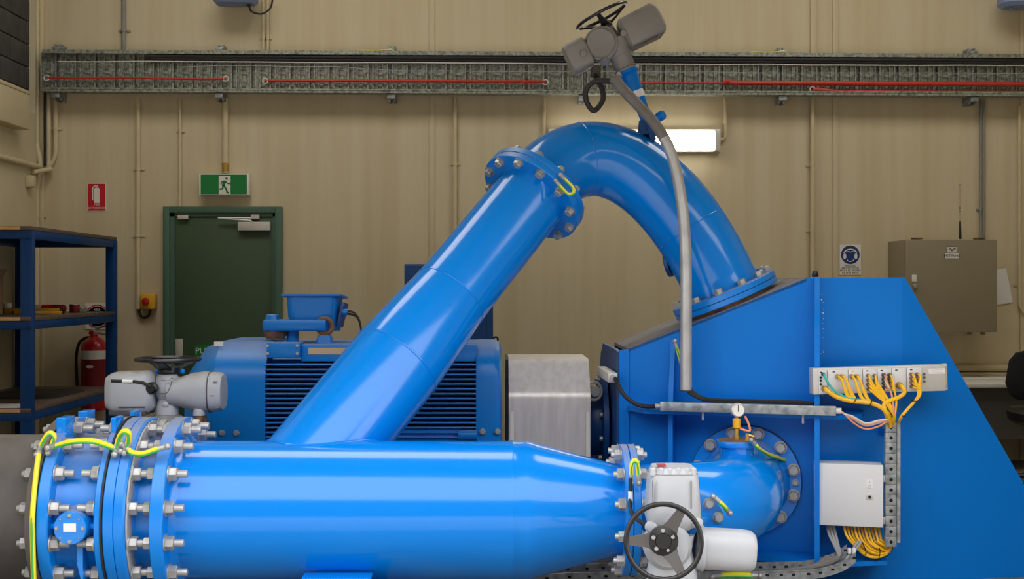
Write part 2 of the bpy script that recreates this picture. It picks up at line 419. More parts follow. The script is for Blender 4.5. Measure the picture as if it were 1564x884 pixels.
# ---------------------------------------------------------------- cable tray on its side along the wall
sl = -7.0 / 1500                                   # it hangs slightly out of level
TD = DW - .17
def T(px, py, dd=0.0): return P(px, py - (px - 70) * sl, TD - dd)
tr = thing('cable_tray', 'long galvanised slotted cable tray fixed on edge to the wall', 'cable tray', T(70, 109))
TX0, TX1 = T(68, 0).x, 5.6
zs = lambda x, py: (H - (py - CY) * TD / F) + (x - TX0) * sl
def rail(name, py0, py1, dy0, dy1, m='tray_metal'):
    b = MB(); M = Matrix(); z0, z1 = zs(TX0, py1), zs(TX0, py0)
    b.bx(TX0, TX1, TD - dy0, TD + dy1, z0, z1)
    for v in b.bm.verts: v.co.z += (v.co.x - TX0) * sl
    return b.build(name, m, tr)
rail('top_rail', 77, 80.5, .05, .06); rail('bottom_rail', 137.5, 141, .05, .06)
rail('top_lip', 80.5, 83, .055, -.045); rail('bottom_lip', 135, 137.5, .055, -.045)
rail('back_sheet', 80.5, 137.5, -.045, .05)
b = MB(); hh = 58 * TD / F
for sx in (-1, 1):
    b.bx(sx * .038 - .018, sx * .038 + .018, -.004, .006, 0, hh)
    b.bx(sx * .062 - .006, sx * .062 + .006, -.02, .012, 0, hh)
    b.bx(sx * .021 - .003, sx * .021 + .003, -.014, .004, 0, hh)
    b.bx(sx * .042 - .003, sx * .042 + .003, -.009, .004, 0, hh)
for k in range(9):
    if k in (3, 7): continue
    b.bx(-.02, .02, -.002, .004, hh * (k + .2) / 9, hh * (k + .6) / 9)
b.bx(-.02, .02, .008, .012, 0, hh)
rung = b.mesh('rung', 'tray_metal')
px = 74
while T(px, 0).x < TX1 - .1:
    q = T(px, 138); put('rung', rung, tr, Matrix.Translation((q.x, TD + .02, q.z))); px += 29.8
for px in (86, 335, 598, 890, 1195, 1487, 1790):
    q = T(px, 109)
    b = MB(); b.bx(q.x - .03, q.x - .012, TD + .035, DW - .001, q.z - .24, q.z + .24); b.bx(q.x + .012, q.x + .03, TD + .035, DW - .001, q.z - .24, q.z + .24)
    b.bx(q.x - .035, q.x + .035, TD - .03, TD + .07, q.z - .222, q.z - .182, bev=.004); b.bx(q.x - .03, q.x + .03, TD - .02, TD + .07, q.z + .182, q.z + .21, bev=.004)
    b.build('wall_bracket', 'galvanised', tr)
def tcable(label, name, pts, r, m, n=6, cat='cable'):
    return tag(MB().tube(smooth([T(*p) for p in pts], n), r, 8).build(name, m), label, cat)
def wav(x0, x1, y, a=1.0, dd=.03, step=60):
    out = []; x = x0
    while x < x1: out.append((x, y + random.uniform(-a, a), dd)); x += step
    out.append((x1, y, dd)); return out
tcable('thick black cable lying along the top of the cable tray', 'power_cable', [(222, 89, .03), (230, 85.5, .035)] + wav(245, 1900, 85.5, .3), .017, 'black_rubber')
tcable('second black cable just under the thick one in the tray', 'power_cable', [(222, 92, .02)] + wav(236, 1900, 89.5, .3, .025), .014, 'black_rubber')
tcable('thin white cable strung near the top of the cable tray', 'data_cable', wav(88, 1900, 93.5, .6, .035), .0055, 'cable_white')
tcable('slack thin grey cable looping along the cable tray', 'data_cable', wav(270, 560, 103, 4, .03) + wav(620, 1900, 106, .6, .03), .004, 'cable_grey')
tcable('red cable at the tray end beside the wall corner', 'red_cable', wav(73, 345, 119, .8, .03), .009, 'cable_red')
tcable('red cable stretched between two grommets in the middle of the tray', 'red_cable', [(405, 122, .02)] + wav(420, 833, 121, .4, .03), .012, 'cable_red')
tcable('red cable low in the tray running behind the tilted actuator', 'red_cable', wav(692, 1245, 136, .3, .04), .009, 'cable_red')
tcable('red cable at mid height in the tray beside the tilted actuator', 'red_cable', wav(975, 1112, 122, .3, .03), .008, 'cable_red')
tcable('thick orange red cable strapped along the tray above the enclosure', 'red_cable', [(1104, 122, .02), (1112, 120, .03)] + wav(1122, 1900, 121.5, .2, .035), .02, 'cable_red')
tcable('dark red cable under the thick orange red one in the tray', 'red_cable', [(1241, 131, .03), (1262, 132, .035), (1284, 135, .04)] + wav(1310, 1900, 134.5, .2, .04), .014, 'cable_red')
for x, y in ((71, 119), (345, 119), (405, 122), (833, 122), (1241, 131)):
    tag(MB().torus(T(x, y, .03), (0, 1, 0), .022, .006, 20, 6).build('cable_grommet', 'cable_white'), 'white ring grommet at the end of a red cable', 'grommet', 'grommets in the cable tray')
for x in (545, 1145):
    b = MB().tube(smooth([T(x, 77, .02), T(x + 4, 74.5, .02), T(x + 28, 75, .02), T(x + 50, 73.5, .02), T(x + 57, 76, .02)]), .006, 8)
    tag(b.build('earth_bond', 'earth_yellow'), 'dull yellow bonding lead bridging a joint on top of the tray', 'earth lead', 'bonding leads on the cable tray')

# ---------------------------------------------------------------- signs, exit sign, emergency stop
def plate(t, name, x0, y0, x1, y1, D, th, m, bev=0.0):
    a, c = P(x0, y0, D), P(x1, y1, D)
    return MB().bx(a.x, c.x, D, D + th, c.z, a.z, bev=bev).build(name, m, t)
t = thing('fire_extinguisher_sign', 'red rectangular fire extinguisher sign with white pictogram on wall', 'sign', P(148, 322, DW - .006))
plate(t, 'backing', 133.5, 279.5, 162, 322.5, DW - .006, .005, 'sign_white'); plate(t, 'red_panel', 134.5, 280.5, 161, 321.5, DW - .008, .003, 'sign_red')
b = MB(); M = facing(147.5, 298, DW - .009); s = DW / F
b.prism([(x * s, y * s) for x, y in ((-4, -12), (4.5, -12), (4.5, 9), (3, 11.5), (-2, 11.5), (-4, 9.5))], 0, .001, M)
b.tube([M @ Vector((x * s, y * s, .0006)) for x, y in ((2, 14), (-3, 14), (-6, 11), (-6, -8))], .006, 4); b.build('pictogram', 'sign_white', t)
text('lettering', 'FIRE', .026, facing(148, 312.5, DW - .009), 'sign_white', t); text('lettering', 'EXTINGUISHER', .022, facing(148, 317.5, DW - .009), 'sign_white', t, sx=1.0)

t = thing('exit_sign', 'green and white running man exit sign box above the door', 'exit sign', P(343, 298, DW - .1))
e = DW - .1
plate(t, 'housing', 304, 265, 380, 298, e, .1, 'sign_white', .004); plate(t, 'green_face', 306.5, 266.5, 377, 296.5, e - .002, .003, 'sign_green')
plate(t, 'white_panel', 334, 268.5, 352, 296.5, e - .004, .003, 'sign_white')
M = facing(343.5, 283, e - .0045); s = e / F; b = MB()
b.lathe([(1.9 * s, 0), (1.9 * s, .001)], M @ Matrix.Translation((2.5 * s, 10.2 * s, 0)), 14)
def limb(pts, w):
    for a, c in zip(pts, pts[1:]):
        a = Vector((a[0] * s, a[1] * s, 0)); c = Vector((c[0] * s, c[1] * s, 0)); d = (c - a).normalized(); n = Vector((-d.y, d.x, 0)) * w * s
        b.prism([(v.x, v.y) for v in (a - n, c - n, c + n, a + n)], 0, .001, M)
limb([(-.5, 6), (-3, -1)], 2.2); limb([(1, 6.5), (-4, 6), (-6.5, 1.5)], .9); limb([(1, 6), (4, 2.5), (8.5, 2.3)], .9)
limb([(-1.5, 0), (2, -6), (3.5, -11), (6, -11.4)], 1.3); limb([(-3, 0), (-3.5, -5.5), (-8.5, -5.8)], 1.2)
b.build('running_figure', 'sign_green', t)

t = thing('emergency_stop', 'yellow emergency stop box with red mushroom button on the wall', 'emergency stop', P(225, 472, DW - .08))
plate(t, 'box', 214.5, 449, 236, 472, DW - .09, .089, 'yellow_plastic', .008)
b = MB(); M = facing(223.5, 460.5, DW - .091); b.lathe([(.016, 0), (.016, .02)], M, 16); b.lathe([(.03, .02), (.034, .026), (.03, .04), (.012, .046)], M, 20); b.build('button', 'red_plastic', t)
MB().tube(smooth([W(213, 470), W(213, 478), W(219, 485), W(227, 482), W(230, 473)]), .011, 8).build('cable', 'black_rubber', t)

t = thing('hearing_sign', 'white sign with blue hearing protection symbol above the blue casing', 'sign', P(1299, 419, DW - .006))
plate(t, 'backing', 1282.5, 373.5, 1315, 419.5, DW - .006, .005, 'sign_white')
M = facing(1298.7, 389, DW - .0065); s = DW / F
MB().lathe([(14.2 * s, 0), (14.2 * s, .001)], M, 40).build('blue_disc', 'sign_blue', t)
b = MB(); M = facing(1298.7, 389, DW - .008)
arc = [(9.5 * math.cos(a), 2 + 6.5 * math.sin(a)) for a in [PI * k / 12 for k in range(13)]]
b.tube([M @ Vector((x * s, y * s, 0)) for x, y in arc], .007, 4)
for sx in (-1, 1):
    b.prism([(sx * x * s, y * s) for x, y in ((11, 0), (9, 2.5), (6.5, .5), (6, -4), (8, -7), (10.5, -5.5))][::sx], 0, .001, M)
b.tube([M @ Vector((x * s, y * s, 0)) for x, y in ((-5.5, -6.5), (-4, -9), (0, -10.5), (4, -9), (5.5, -6.5))], .004, 4)
b.tube([M @ Vector((x * s, y * s, 0)) for x, y in ((-7, 4.5), (-2.5, 5.2), (0, 4), (2.5, 5.2), (7, 4.5))], .004, 4); b.build('symbol', 'sign_white', t)
for k, l in enumerate(('HEARING', 'PROTECTION', 'MUST BE WORN', 'IN THIS AREA')):
    text('lettering', l, .024, facing(1298.7, 405.8 + k * 3.6, DW - .0066), 'ink', t)

# ---------------------------------------------------------------- lit batten lamp
t = thing('batten_lamp', 'lit weatherproof fluorescent batten lamp on wall behind the pipe bend', 'lamp', P(970, 232, DW - .1))
e = DW - .12
plate(t, 'base', 838, 197, 1101, 232, e + .05, .07, 'aluminium', .006)
plate(t, 'diffuser', 842, 199, 1093, 229, e, .052, 'lamp_glow', .015)
plate(t, 'end_cap', 1092, 198.5, 1100, 230, e - .002, .06, 'aluminium', .005); plate(t, 'end_cap', 839, 198.5, 846, 230, e - .002, .06, 'aluminium', .005)

# unseen ceiling panels added with soft area lamps to brighten the back wall
for k, x in enumerate((-1.9, 3.1)):
    rl = struct(MB().bx(x - 1.25, x + 1.25, 6.6, 8.4, ZT - .03, ZT - .001, bev=.004).build('window_%d' % (k + 1), 'lamp_white'))
    b = MB()
    for yy in (6.6, 7.5, 8.4): b.bx(x - 1.28, x + 1.28, yy - .03, yy + .03, ZT - .05, ZT - .031)
    b.build('window_frame', 'aluminium', rl)
    l = bpy.data.lights.new('fill_lamp', 'AREA'); l.shape = 'RECTANGLE'; l.size = 2.4; l.size_y = 1.7; l.energy = 76; l.color = (1.0, .97, .9)
    put('fill_lamp', l, rl, Matrix.Translation((x, 7.5, ZT - .06)))

# flood lamps hanging at the top of the view
for k, (x0, x1, y1, lab) in enumerate(((326, 393, 7, 'blue grey flood lamp on wall above the exit sign conduit'), (1527, 1600, 12, 'blue grey flood lamp on wall high above the enclosure'))):
    a, c = P(x0, -45, DW - .25), P(x1, y1, DW - .25)
    t = thing('flood_lamp', lab, 'lamp', (a.x, DW - .25, c.z))
    b = MB(); M = FR(((a.x + c.x) / 2, DW - .25, c.z), (0, 0, 1))
    hw = (c.x - a.x) / 2; b.loft([(0, hw * .86, .1, 4), (.03, hw, .13, 4), (.14, hw, .13, 4), (.2, hw * .7, .08, 4)], M); b.build('body', 'flood_blue', t)
    MB().bx((a.x + c.x) / 2 - .1, (a.x + c.x) / 2 + .1, DW - .2, DW - .001, c.z + .06, c.z + .1).build('bracket', 'zinc', t)
    if k == 0:
        b = MB(); b.cyl(P(380, 9, DW - .25), P(380, 3, DW - .25), .02, seg=12); b.build('gland', 'black_plastic', t)
        MB().tube(smooth([P(380, 9, DW - .25), P(385, 18, DW - .25), P(400, 21, DW - .2), P(413, 12, DW - .15), P(417, -6, DW - .1)]), .008, 8).build('cable', 'black_rubber', t)
    else:
        MB().ball(P(1545, 14, DW - .25), .02).build('knob', 'flood_blue', t)

# ---------------------------------------------------------------- metering enclosure
ed = DW - .45
t = thing('metering_enclosure', 'large taupe steel metering enclosure mounted on the back wall', 'enclosure', P(1453, 507, ed))
a, c = P(1383, 366, ed), P(1523, 507, ed)
MB().bx(a.x, c.x, ed + .03, DW - .001, c.z, a.z, bev=.006).build('body', 'enclosure_taupe', t)
dd = MB().bx(a.x, c.x, ed, ed + .026, c.z, a.z, bev=.006).build('door', 'enclosure_taupe', t)
b = MB(); b.lathe([(.02, 0), (.02, .02), (.012, .03)], facing(1397, 437, ed), 14); b.build('lock', 'zinc', dd)
plate(dd, 'lock_plate', 1393, 419.5, 1400, 430, ed - .006, .006, 'sign_white', .001)
plate(dd, 'logo_label', 1446.5, 376.5, 1462, 385.5, ed - .003, .003, 'sign_white'); plate(dd, 'name_label', 1444, 386.5, 1465, 394.5, ed - .003, .003, 'sign_white')
text('lettering', 'METERING', .029, facing(1454.5, 390.4, ed - .004), 'ink', dd)
b = MB(); s = ed / F; M = facing(1454, 380.5, ed - .0035)
for x in (-4.6, -3, -1.6, 2, 3.6, 5): b.prism([((x - .45) * s, -1.4 * s), ((x + .45) * s, -1.4 * s), ((x + .45) * s, 2.2 * s), ((x - .45) * s, 2.2 * s)], 0, .001, M)
b.prism([(-1.4 * s, -2.6 * s), (1.4 * s, -2.6 * s), (0, 1.2 * s)], 0, .001, M)
for x, y, wx, wy in ((0, 3.8, 7.6, .3), (0, -4, 7.6, .3), (-7.4, 0, .3, 4), (7.4, 0, .3, 4)): b.box((x * s, y * s, 0), (2 * wx * s, 2 * wy * s, .001), M)
b.build('logo_mark', 'ink', dd)
for x in (1400, 1495): MB().box(P(x, 365, ed + .2) + Vector((0, 0, .004)), (.08, .06, .014), bev=.003).build('lifting_tab', 'rust', t)
for x in (1481, 1501): MB().cyl(P(x, 507, ed + .15) , P(x, 511, ed + .15), .02, seg=10).build('gland', 'enclosure_taupe', t)
t2 = thing('antenna', 'thin black whip antenna standing on the taupe metering enclosure', 'antenna', P(1467, 366, ed + .2))
b = MB(); q = P(1466.5, 365, ed + .2); b.cyl(q, q + Vector((0, 0, .15)), .012, .008, 10); b.build('base', 'black_plastic', t2)
b = MB(); b.cyl(q + Vector((0, 0, .15)), q + Vector((0, 0, .46)), .0035, seg=6)
for k in range(4): b.torus(q + Vector((0, 0, .235 + k * .012)), (0, 0, 1), .006, .0025, 12, 6)
b.ball(q + Vector((0, 0, .46)), .006); b.build('whip', 'black_plastic', t2)
t2 = thing('hung_papers', 'white paper sheets taped to the wall beside the metering enclosure', 'paper', P(1534, 455, DW - .01))
for k, an in enumerate((.2, .12)):
    M = FR(P(1526 - k * 2, 424, DW - .008 - k * .004), (0, -1, 0), (1, 0, 0)) @ Matrix.Rotation(an, 4, 'Z')
    MB().box((0.0, -.08, 0), (.15, .3, .002), M).build('sheet', 'paper', t2)

# ---------------------------------------------------------------- desk and office chair
t = thing('desk', 'pale topped desk with grey modesty panel below the enclosure', 'desk', (3.9, 10, 0))
MB().bx(2.6, 6.1, 9.6, DW - .02, .70, .735, bev=.004).build('desk_top', 'desk_top', t)
MB().bx(2.7, 6.0, 9.95, 9.99, .25, .70).build('modesty_panel', 'desk_panel', t)
for x in (2.75, 5.95): MB().bx(x - .03, x + .03, 9.7, 10.4, 0, .70, bev=.004).build('leg', 'desk_panel', t)
for y, r, lb in ((562, .03, 'thicker upper cream pipe along the wall above the desk'), (572, .022, 'thinner lower cream pipe along the wall above the desk')):
    tag(MB().tube([P(1380, y, DW - .04), P(1800, y, DW - .04)], r, 10).build('wall_pipe', 'pvc_cream'), lb, 'pipe', 'pipes above the desk')
for k, (x, y, a, zz) in enumerate(((1500, 586, .1, .001), (1545, 583, -.2, .004))):
    q = P(x, y, 10.1)
    tag(MB().box((q.x, 10.1, .736 + zz), (.3, .21, .002), Matrix.Translation((q.x, 10.1, 0)) @ Matrix.Rotation(a, 4, 'Z') @ Matrix.Translation((-q.x, -10.1, 0))).build('paper_sheet', 'paper'), 'loose white paper lying on the pale desk', 'paper', 'papers on the desk')
cy = 9.0
t = thing('office_chair', 'black fabric office chair standing at the pale desk', 'chair', (P(1585, 0, cy).x, cy, 0))
cxx = P(1593, 0, cy).x
b = MB(); M = FR((cxx, cy + .16, P(0, 613, cy).z), (0, -.05, 1)); hb = (613 - 537) * cy / F
b.loft([(0, .12, .02, 2.6), (.03, .18, .035, 2.6), (hb * .35, .215, .04, 2.8), (hb * .8, .19, .04, 2.8), (hb * .96, .14, .035, 2.4), (hb, .08, .02, 2.2)], M); b.build('backrest', 'chair_fabric', t)
zsx = P(0, 647, cy).z
b = MB(); b.loft([(0, .2, .19, 3.5), (.03, .24, .23, 3.5), (.09, .25, .24, 3.5), (.12, .23, .22, 3.5)], Matrix.Translation((cxx, cy - .05, zsx))); b.build('seat', 'black_plastic', t)
b = MB(); b.cyl((cxx, cy - .05, .1), (cxx, cy - .05, zsx), .03); b.tube(smooth([(cxx, cy, zsx + .02), (cxx, cy + .22, zsx + .03), (cxx, cy + .24, zsx + .2), (cxx, cy + .17, zsx + .3)]), .02, 8); b.build('column', 'black_plastic', t)
for k in range(5):
    a = 2 * PI * k / 5; e2 = Vector((cxx + .28 * math.cos(a), cy - .05 + .28 * math.sin(a), .07))
    b = MB(); b.tube([(cxx, cy - .05, .12), e2], .02, 8, radii=[.028, .016]); b.build('foot', 'black_plastic', t)
    MB().torus(e2 - Vector((0, 0, .04)), (math.sin(a), -math.cos(a), 0), .018, .012, 14, 8).build('castor', 'black_rubber', t)

# ---------------------------------------------------------------- blue cabinet behind the leaning pipe
cd = 9.2
t = thing('switch_cabinet', 'dark blue switch cabinet standing behind the leaning pipe and motor', 'cabinet', P(685, 730, cd))
a, c = P(617, 403, cd), P(753, 560, cd)
MB().bx(a.x, c.x, cd + .03, cd + .45, 0, a.z, bev=.006).build('body', 'blue_deep', t)
dd = MB().bx(a.x + .01, c.x - .01, cd, cd + .026, .06, a.z - .01, bev=.006).build('door', 'blue_deep', t)
MB().bx(a.x + .05, c.x - .05, cd - .006, cd, .2, a.z - .08, bev=.004).build('door_panel', 'blue_deep', dd)
MB().torus((P(757, 0, cd).x, cd + .1, P(0, 519, cd).z), (0, 1, 0), .018, .007, 16, 8).build('hook', 'black_plastic', t)

# ---------------------------------------------------------------- blue steel rack with boards (side wall)
t = thing('storage_rack', 'dark blue steel storage rack with wooden shelf boards in corner', 'rack', (-3.5, 9, 0))
RX0, RX1, RY0, RY1 = -3.93, -3.12, 8.1, 9.93
for x in (RX0 + .035, RX1 - .035):
    for y in (RY0 + .035, RY1 - .03):
        MB().bx(x - .04, x + .04, y - .03, y + .03, 0, 1.875, bev=.004).build('post', 'blue_rack', t)
for zt in (1.907, 1.299, .686):
    MB().bx(RX0, RX1, RY0 - .004, RY1, zt - .027, zt, bev=.002).build('shelf_board', 'wood_board', t)
    MB().bx(RX0, RX1 - .07, RY0 - .008, RY0 - .004, zt - .025, zt - .002).build('board_edge', 'wood_edge', t)
    for y in (RY0 + .02, RY1 - .02): MB().bx(RX0, RX1, y - .018, y + .018, zt - .085, zt - .028, bev=.003).build('end_beam', 'blue_rack', t)
    for x in (RX0 + .02, RX1 - .02): MB().bx(x - .018, x + .018, RY0, RY1, zt - .085, zt - .028, bev=.003).build('side_beam', 'blue_rack', t)
zm, zl = 1.299, .686
t = thing('cardboard_box', 'open brown cardboard box with a red stripe on rack shelf', 'box', (-3.6, 8.5, zm))
x1 = P(4, 0, 8.7).x
b = MB(); b.bx(x1 - .3, x1, 8.4, 8.7, zm, zm + .004)
for (a0, a1, c0, c1) in ((x1 - .3, x1, 8.4, 8.404), (x1 - .3, x1, 8.696, 8.7), (x1 - .304, x1 - .3, 8.4, 8.7), (x1 - .004, x1, 8.4, 8.7)): b.bx(a0, a1, c0, c1, zm, zm + .27)
b.build('body', 'cardboard', t)
MB().prism([(0, 0), (.03, .055), (.026, .056), (-.004, .0)], 0, .3, FR((x1, 8.7, zm + .27), (0, -1, 0), (1, 0, 0))).build('flap', 'cardboard', t)
MB().bx(x1 - .29, x1 + .001, 8.398, 8.4, zm + .215, zm + .25).build('stripe', 'sign_red', t); MB().bx(x1 - .25, x1 - .012, 8.398, 8.4, zm + .11, zm + .2).build('label', 'paper', t)
t = thing('jar', 'small white plastic jar standing by the yellow level', 'jar', P(11, 470, 8.9))
q = P(11, 0, 9.35); b = MB(); b.lathe([(.028, 0), (.03, .008), (.03, .05), (.024, .055)], Matrix.Translation((q.x, 9.35, zm + .0)), 20); b.build('body', 'cable_white', t)
MB().lathe([(.032, .05), (.033, .054), (.033, .074), (.03, .077)], Matrix.Translation((q.x, 9.35, zm)), 20).build('lid', 'sign_white', t)
for k, (xa, xb, y, h, lab) in enumerate(((5, 92, 9.15, .04, 'longer yellow spirit level lying on the rack shelf'), (20, 96, 8.9, .022, 'thin yellow spirit level lying nearest the shelf edge'))):
    t = thing('spirit_level', lab, 'spirit level', P(xa, 476, y))
    xa, xb = P(xa, 0, y).x, P(xb, 0, y).x
    MB().bx(xa, xb, y, y + .025, zm, zm + h, bev=.003).build('beam', 'yellow_plastic', t)
    MB().bx((xa + xb) / 2 - .03, (xa + xb) / 2 + .03, y - .001, y + .0255, zm + h * .4, zm + h + .0005).build('vial', 'cable_white', t)
    for x in (xa, xb): MB().bx(x - .004, x + .004, y - .002, y + .027, zm, zm + h + .001).build('end_cap', 'black_plastic', t)
t = thing('sealant_cartridge', 'maroon cartridge with white and red label on rack shelf', 'cartridge', P(70, 472, 9.3))
q0, q1 = P(45, 0, 9.4).x, P(100, 0, 9.4).x; r = .032; zc = zm + r
b = MB(); b.lathe([(r, .12), (r, q1 - q0 - .01), (r * .8, q1 - q0)], FR((q0, 9.4, zc), (1, 0, 0)), 18); b.build('tube', 'label_red', t)
MB().lathe([(r * 1.01, 0), (r * 1.01, .1)], FR((q0, 9.4, zc), (1, 0, 0)), 18).build('white_label', 'sign_white', t)
MB().lathe([(r * 1.01, .1), (r * 1.01, .185)], FR((q0, 9.4, zc), (1, 0, 0)), 18).build('red_label', 'sign_red', t)
t = thing('maroon_tin', 'small maroon tin beside the chain on rack shelf', 'tin', P(113, 473, 9.4))
q = P(114, 0, 9.45); b = MB(); b.lathe([(.036, 0), (.038, .004), (.038, .06), (.036, .065), (.033, .065), (.032, .02)], Matrix.Translation((q.x, 9.45, zm)), 22); b.build('body', 'label_red', t)
MB().torus((q.x, 9.45, zm + .064), (0, 0, 1), .037, .003, 24, 6).build('rim', 'zinc', t)
t = thing('chain', 'short heap of steel chain links on rack shelf end', 'chain', P(130, 474, 9.5))
for k in range(9):
    q = P(124 + k * 1.5, 0, 9.6); a = k * 1.3
    MB().torus((q.x, 9.55 + .03 * math.sin(k * 2.1), zm + .012 + .012 * (k % 3)), (math.cos(a), math.sin(a), .6), .011, .0035, 14, 6).build('link', 'zinc', t)
t = thing('rubber_mat', 'dark stained rubber mat lying on the low rack shelf', 'mat', (-3.5, 9, zl))
MB().loft([(0, .3, .42, 5), (.006, .29, .41, 5)], Matrix.Translation((-3.52, 9.2, zl + .0005))).build('sheet', 'black_rubber', t)
tag(MB().box((-3.42, 8.28, zl + .0015), (.42, .28, .002), None).build('paper_sheet', 'paper'), 'white paper sheet lying on low rack shelf', 'paper')

# ---------------------------------------------------------------- fire extinguisher and round sign
t = thing('extinguisher_disc_sign', 'white square sign with red disc behind the rack post', 'sign', P(148, 503, DW - .006))
plate(t, 'backing', 130.5, 463, 166, 503, DW - .006, .005, 'sign_white')
s = DW / F; M = facing(148.5, 483, DW - .0065)
MB().lathe([(18 * s, 0), (18 * s, .001)], M, 36).build('red_disc', 'sign_red', t)
MB().lathe([(16 * s, 0), (16 * s, .001), (15.4 * s, .001), (15.4 * s, 0)], facing(148.5, 483, DW - .008), 36).build('ring_line', 'sign_white', t)
MB().box((0, 0, .002), (34 * s, 11 * s, .001), M).build('white_band', 'sign_white', t)
text('lettering', 'FIRE', .03, facing(148.5, 473, DW - .0085), 'sign_white', t)
ey = DW - .13
t = thing('fire_extinguisher', 'red fire extinguisher with black hose hung behind the rack', 'fire extinguisher', P(143.5, 626, ey))
c = P(143.5, 626, ey); r = 19 * ey / F; hh = (626 - 514) * ey / F; M = Matrix.Translation(c)
MB().lathe([(r * .92, 0), (r, .012), (r, hh * .86), (r * .9, hh * .925), (r * .6, hh * .975), (r * .3, hh * 1.0), (r * .3, hh * 1.03)], M, 32).build('cylinder', 'red_cylinder', t)
MB().lathe([(r * 1.006, hh * .70), (r * 1.006, hh * .815)], M, 32, False).build('white_band', 'sign_white', t)
MB().lathe([(r * 1.006, hh * .19), (r * 1.006, hh * .695)], M, 32, False).build('label', 'label_red', t)
for k, (xx, m) in enumerate(((-13, 'sign_green'), (-6, 'sign_green'), (3, 'sign_green'))):
    a = math.asin(xx / 20); q = M @ Vector((r * 1.01 * math.sin(a), -r * 1.01 * math.cos(a), hh * .27))
    MB().box((0, 0, 0), (.045, .055, .002), FR(q, (math.sin(a), -math.cos(a), 0), (math.cos(a), math.sin(a), 0))).build('pictogram', m, t)
q = M @ Vector((0, -r * 1.012, hh * .6))
MB().loft([(0, .032, .012, 2), (.001, .032, .012, 2)], FR(q, (0, -1, 0), (1, 0, 0))).build('emblem', 'sign_white', t)
b = MB(); tp = hh * 1.03
b.lathe([(.022, tp), (.026, tp + .01), (.026, tp + .03), (.016, tp + .04)], M, 16); b.build('valve', 'zinc', t)
b = MB(); b.tube([M @ Vector((-.0, 0, tp + .035)), M @ Vector((.05, -.01, tp + .06)), M @ Vector((.12, -.02, tp + .075))], .01, 8); b.tube([M @ Vector((0, 0, tp + .02)), M @ Vector((.12, -.02, tp + .0))], .009, 8); b.build('handle', 'zinc', t)
MB().lathe([(.02, 0), (.02, .02)], FR(M @ Vector((-.01, -.026, tp + .015)), (0, -1, 0)), 14).build('gauge', 'red_plastic', t)
MB().tube(smooth([P(140, 516, ey), P(131, 516, ey), P(121, 524, ey), P(116.5, 545, ey), P(117, 575, ey), P(119, 598, ey)]), .013, 10).build('hose', 'black_rubber', t)
MB().bx(c.x - .03, c.x + .03, ey, DW - .001, c.z + hh * .8, c.z + hh * .86).build('wall_bracket', 'zinc', t)

# ================================================================== MAIN PIPE LINE
D0 = 5.41; Z0 = H - 340 * D0 / F
AX = FR((0, D0, Z0), (1, 0, 0), (0, 0, 1))
def ax(x): return Vector((x, D0, Z0))
R6, RF6 = .305, .4125

# dark inlet pipe
t = thing('inlet_pipe', 'dark grey dusty iron inlet pipe with thick flange', 'pipe', (-2.5, D0, 0))
MB().lathe([(.333, -3.9), (.333, -2.06), (.345, -1.99), (.36, -1.955)], AX, 72).build('barrel', 'iron_dark', t)
MB().lathe([(.345, -1.957), (.41, -1.955), (.4125, -1.951), (.4125, -1.914), (.34, -1.912)], AX, 72).build('flange', 'iron_dark', t)
ring_bolts(t, ax(-1.956), (-1, 0, 0), .3725, 16, NUT_S)
MB().bx(-3.0, -2.8, D0 - .25, D0 + .25, 0, Z0 - .3).build('pedestal', 'concrete', t)

# butterfly valve
t = thing('butterfly_valve', 'blue butterfly valve body bolted between the dark inlet pipe and the joint', 'valve', (-1.77, D0, 0))
b = MB(); b.lathe([(.33, -1.91), (RF6 - .004, -1.908), (RF6, -1.903), (RF6, -1.862), (RF6 - .005, -1.8576), (.345, -1.857)], AX, 72); b.build('flange', 'blue_dusty', t)
b = MB(); b.lathe([(.345, -1.671), (RF6 - .005, -1.670), (RF6, -1.666), (RF6, -1.646), (RF6 - .003, -1.642), (.33, -1.642)], AX, 72); b.build('flange', 'blue_dusty', t)
MB().lathe([(.345, -1.858), (.335, -1.84), (.333, -1.77), (.335, -1.69), (.345, -1.67)], AX, 72).build('body', 'blue_dusty', t)
for xa, xb in ((-1.905, -1.858), (-1.671, -1.643)):
    for s in (-1, 1):
        MB().bx(xa + .002, xb - .002, D0 + s * .135 - .055, D0 + s * .135 + .055, Z0 + .33, Z0 + .43, bev=.004).build('lifting_lug', 'blue_paint', t)
tc = P(107, 802, 4.99)
b = MB(); MT = FR((tc.x, D0 - .2, Z0), (0, -1, 0), (0, 0, 1)); yd = D0 - .2 - 4.99
b.lathe([(.11, 0), (.085, yd - .12), (.068, yd - .03), (.068, yd - .012)], MT, 36); b.build('trunnion', 'blue_dusty', t)
cov = MB().lathe([(.068, yd - .011), (.068, yd), (.066, yd + .003)], MT, 36).build('trunnion_cover', 'blue_paint', t)
ring_bolts(cov, (tc.x, D0 - .2 - yd - .003, Z0), (0, -1, 0), .054, 4, SCREW, 0)
ring_bolts(cov, (tc.x, D0 - .2 - yd - .003, Z0), (0, -1, 0), .054, 4, bolt_mesh('screw_tiny', .007, 0, False), .5)
MB().box((tc.x, D0 - .2 - yd - .005, Z0 + .004), (.052, .003, .034)).build('label', 'paper', cov)
for xa, xb in ((-1.858, tc.x - .06), (tc.x + .06, -1.67)): MB().bx(xa, xb, 5.03, D0 - .3, Z0 - .01, Z0 + .01, bev=.003).build('web', 'blue_paint', t)
b = MB(); b.prism([(-.012, 0), (.012, 0), (.012, -.2), (-.012, -.1)], 0, .08, FR((tc.x + .02, D0 - .28, Z0 - .06), (0, -1, 0), (1, 0, 0))); b.build('web', 'blue_paint', t)
ring_bolts(t, ax(-1.8576), (1, 0, 0), .378, 16, NUT_L, name='stud_nut')
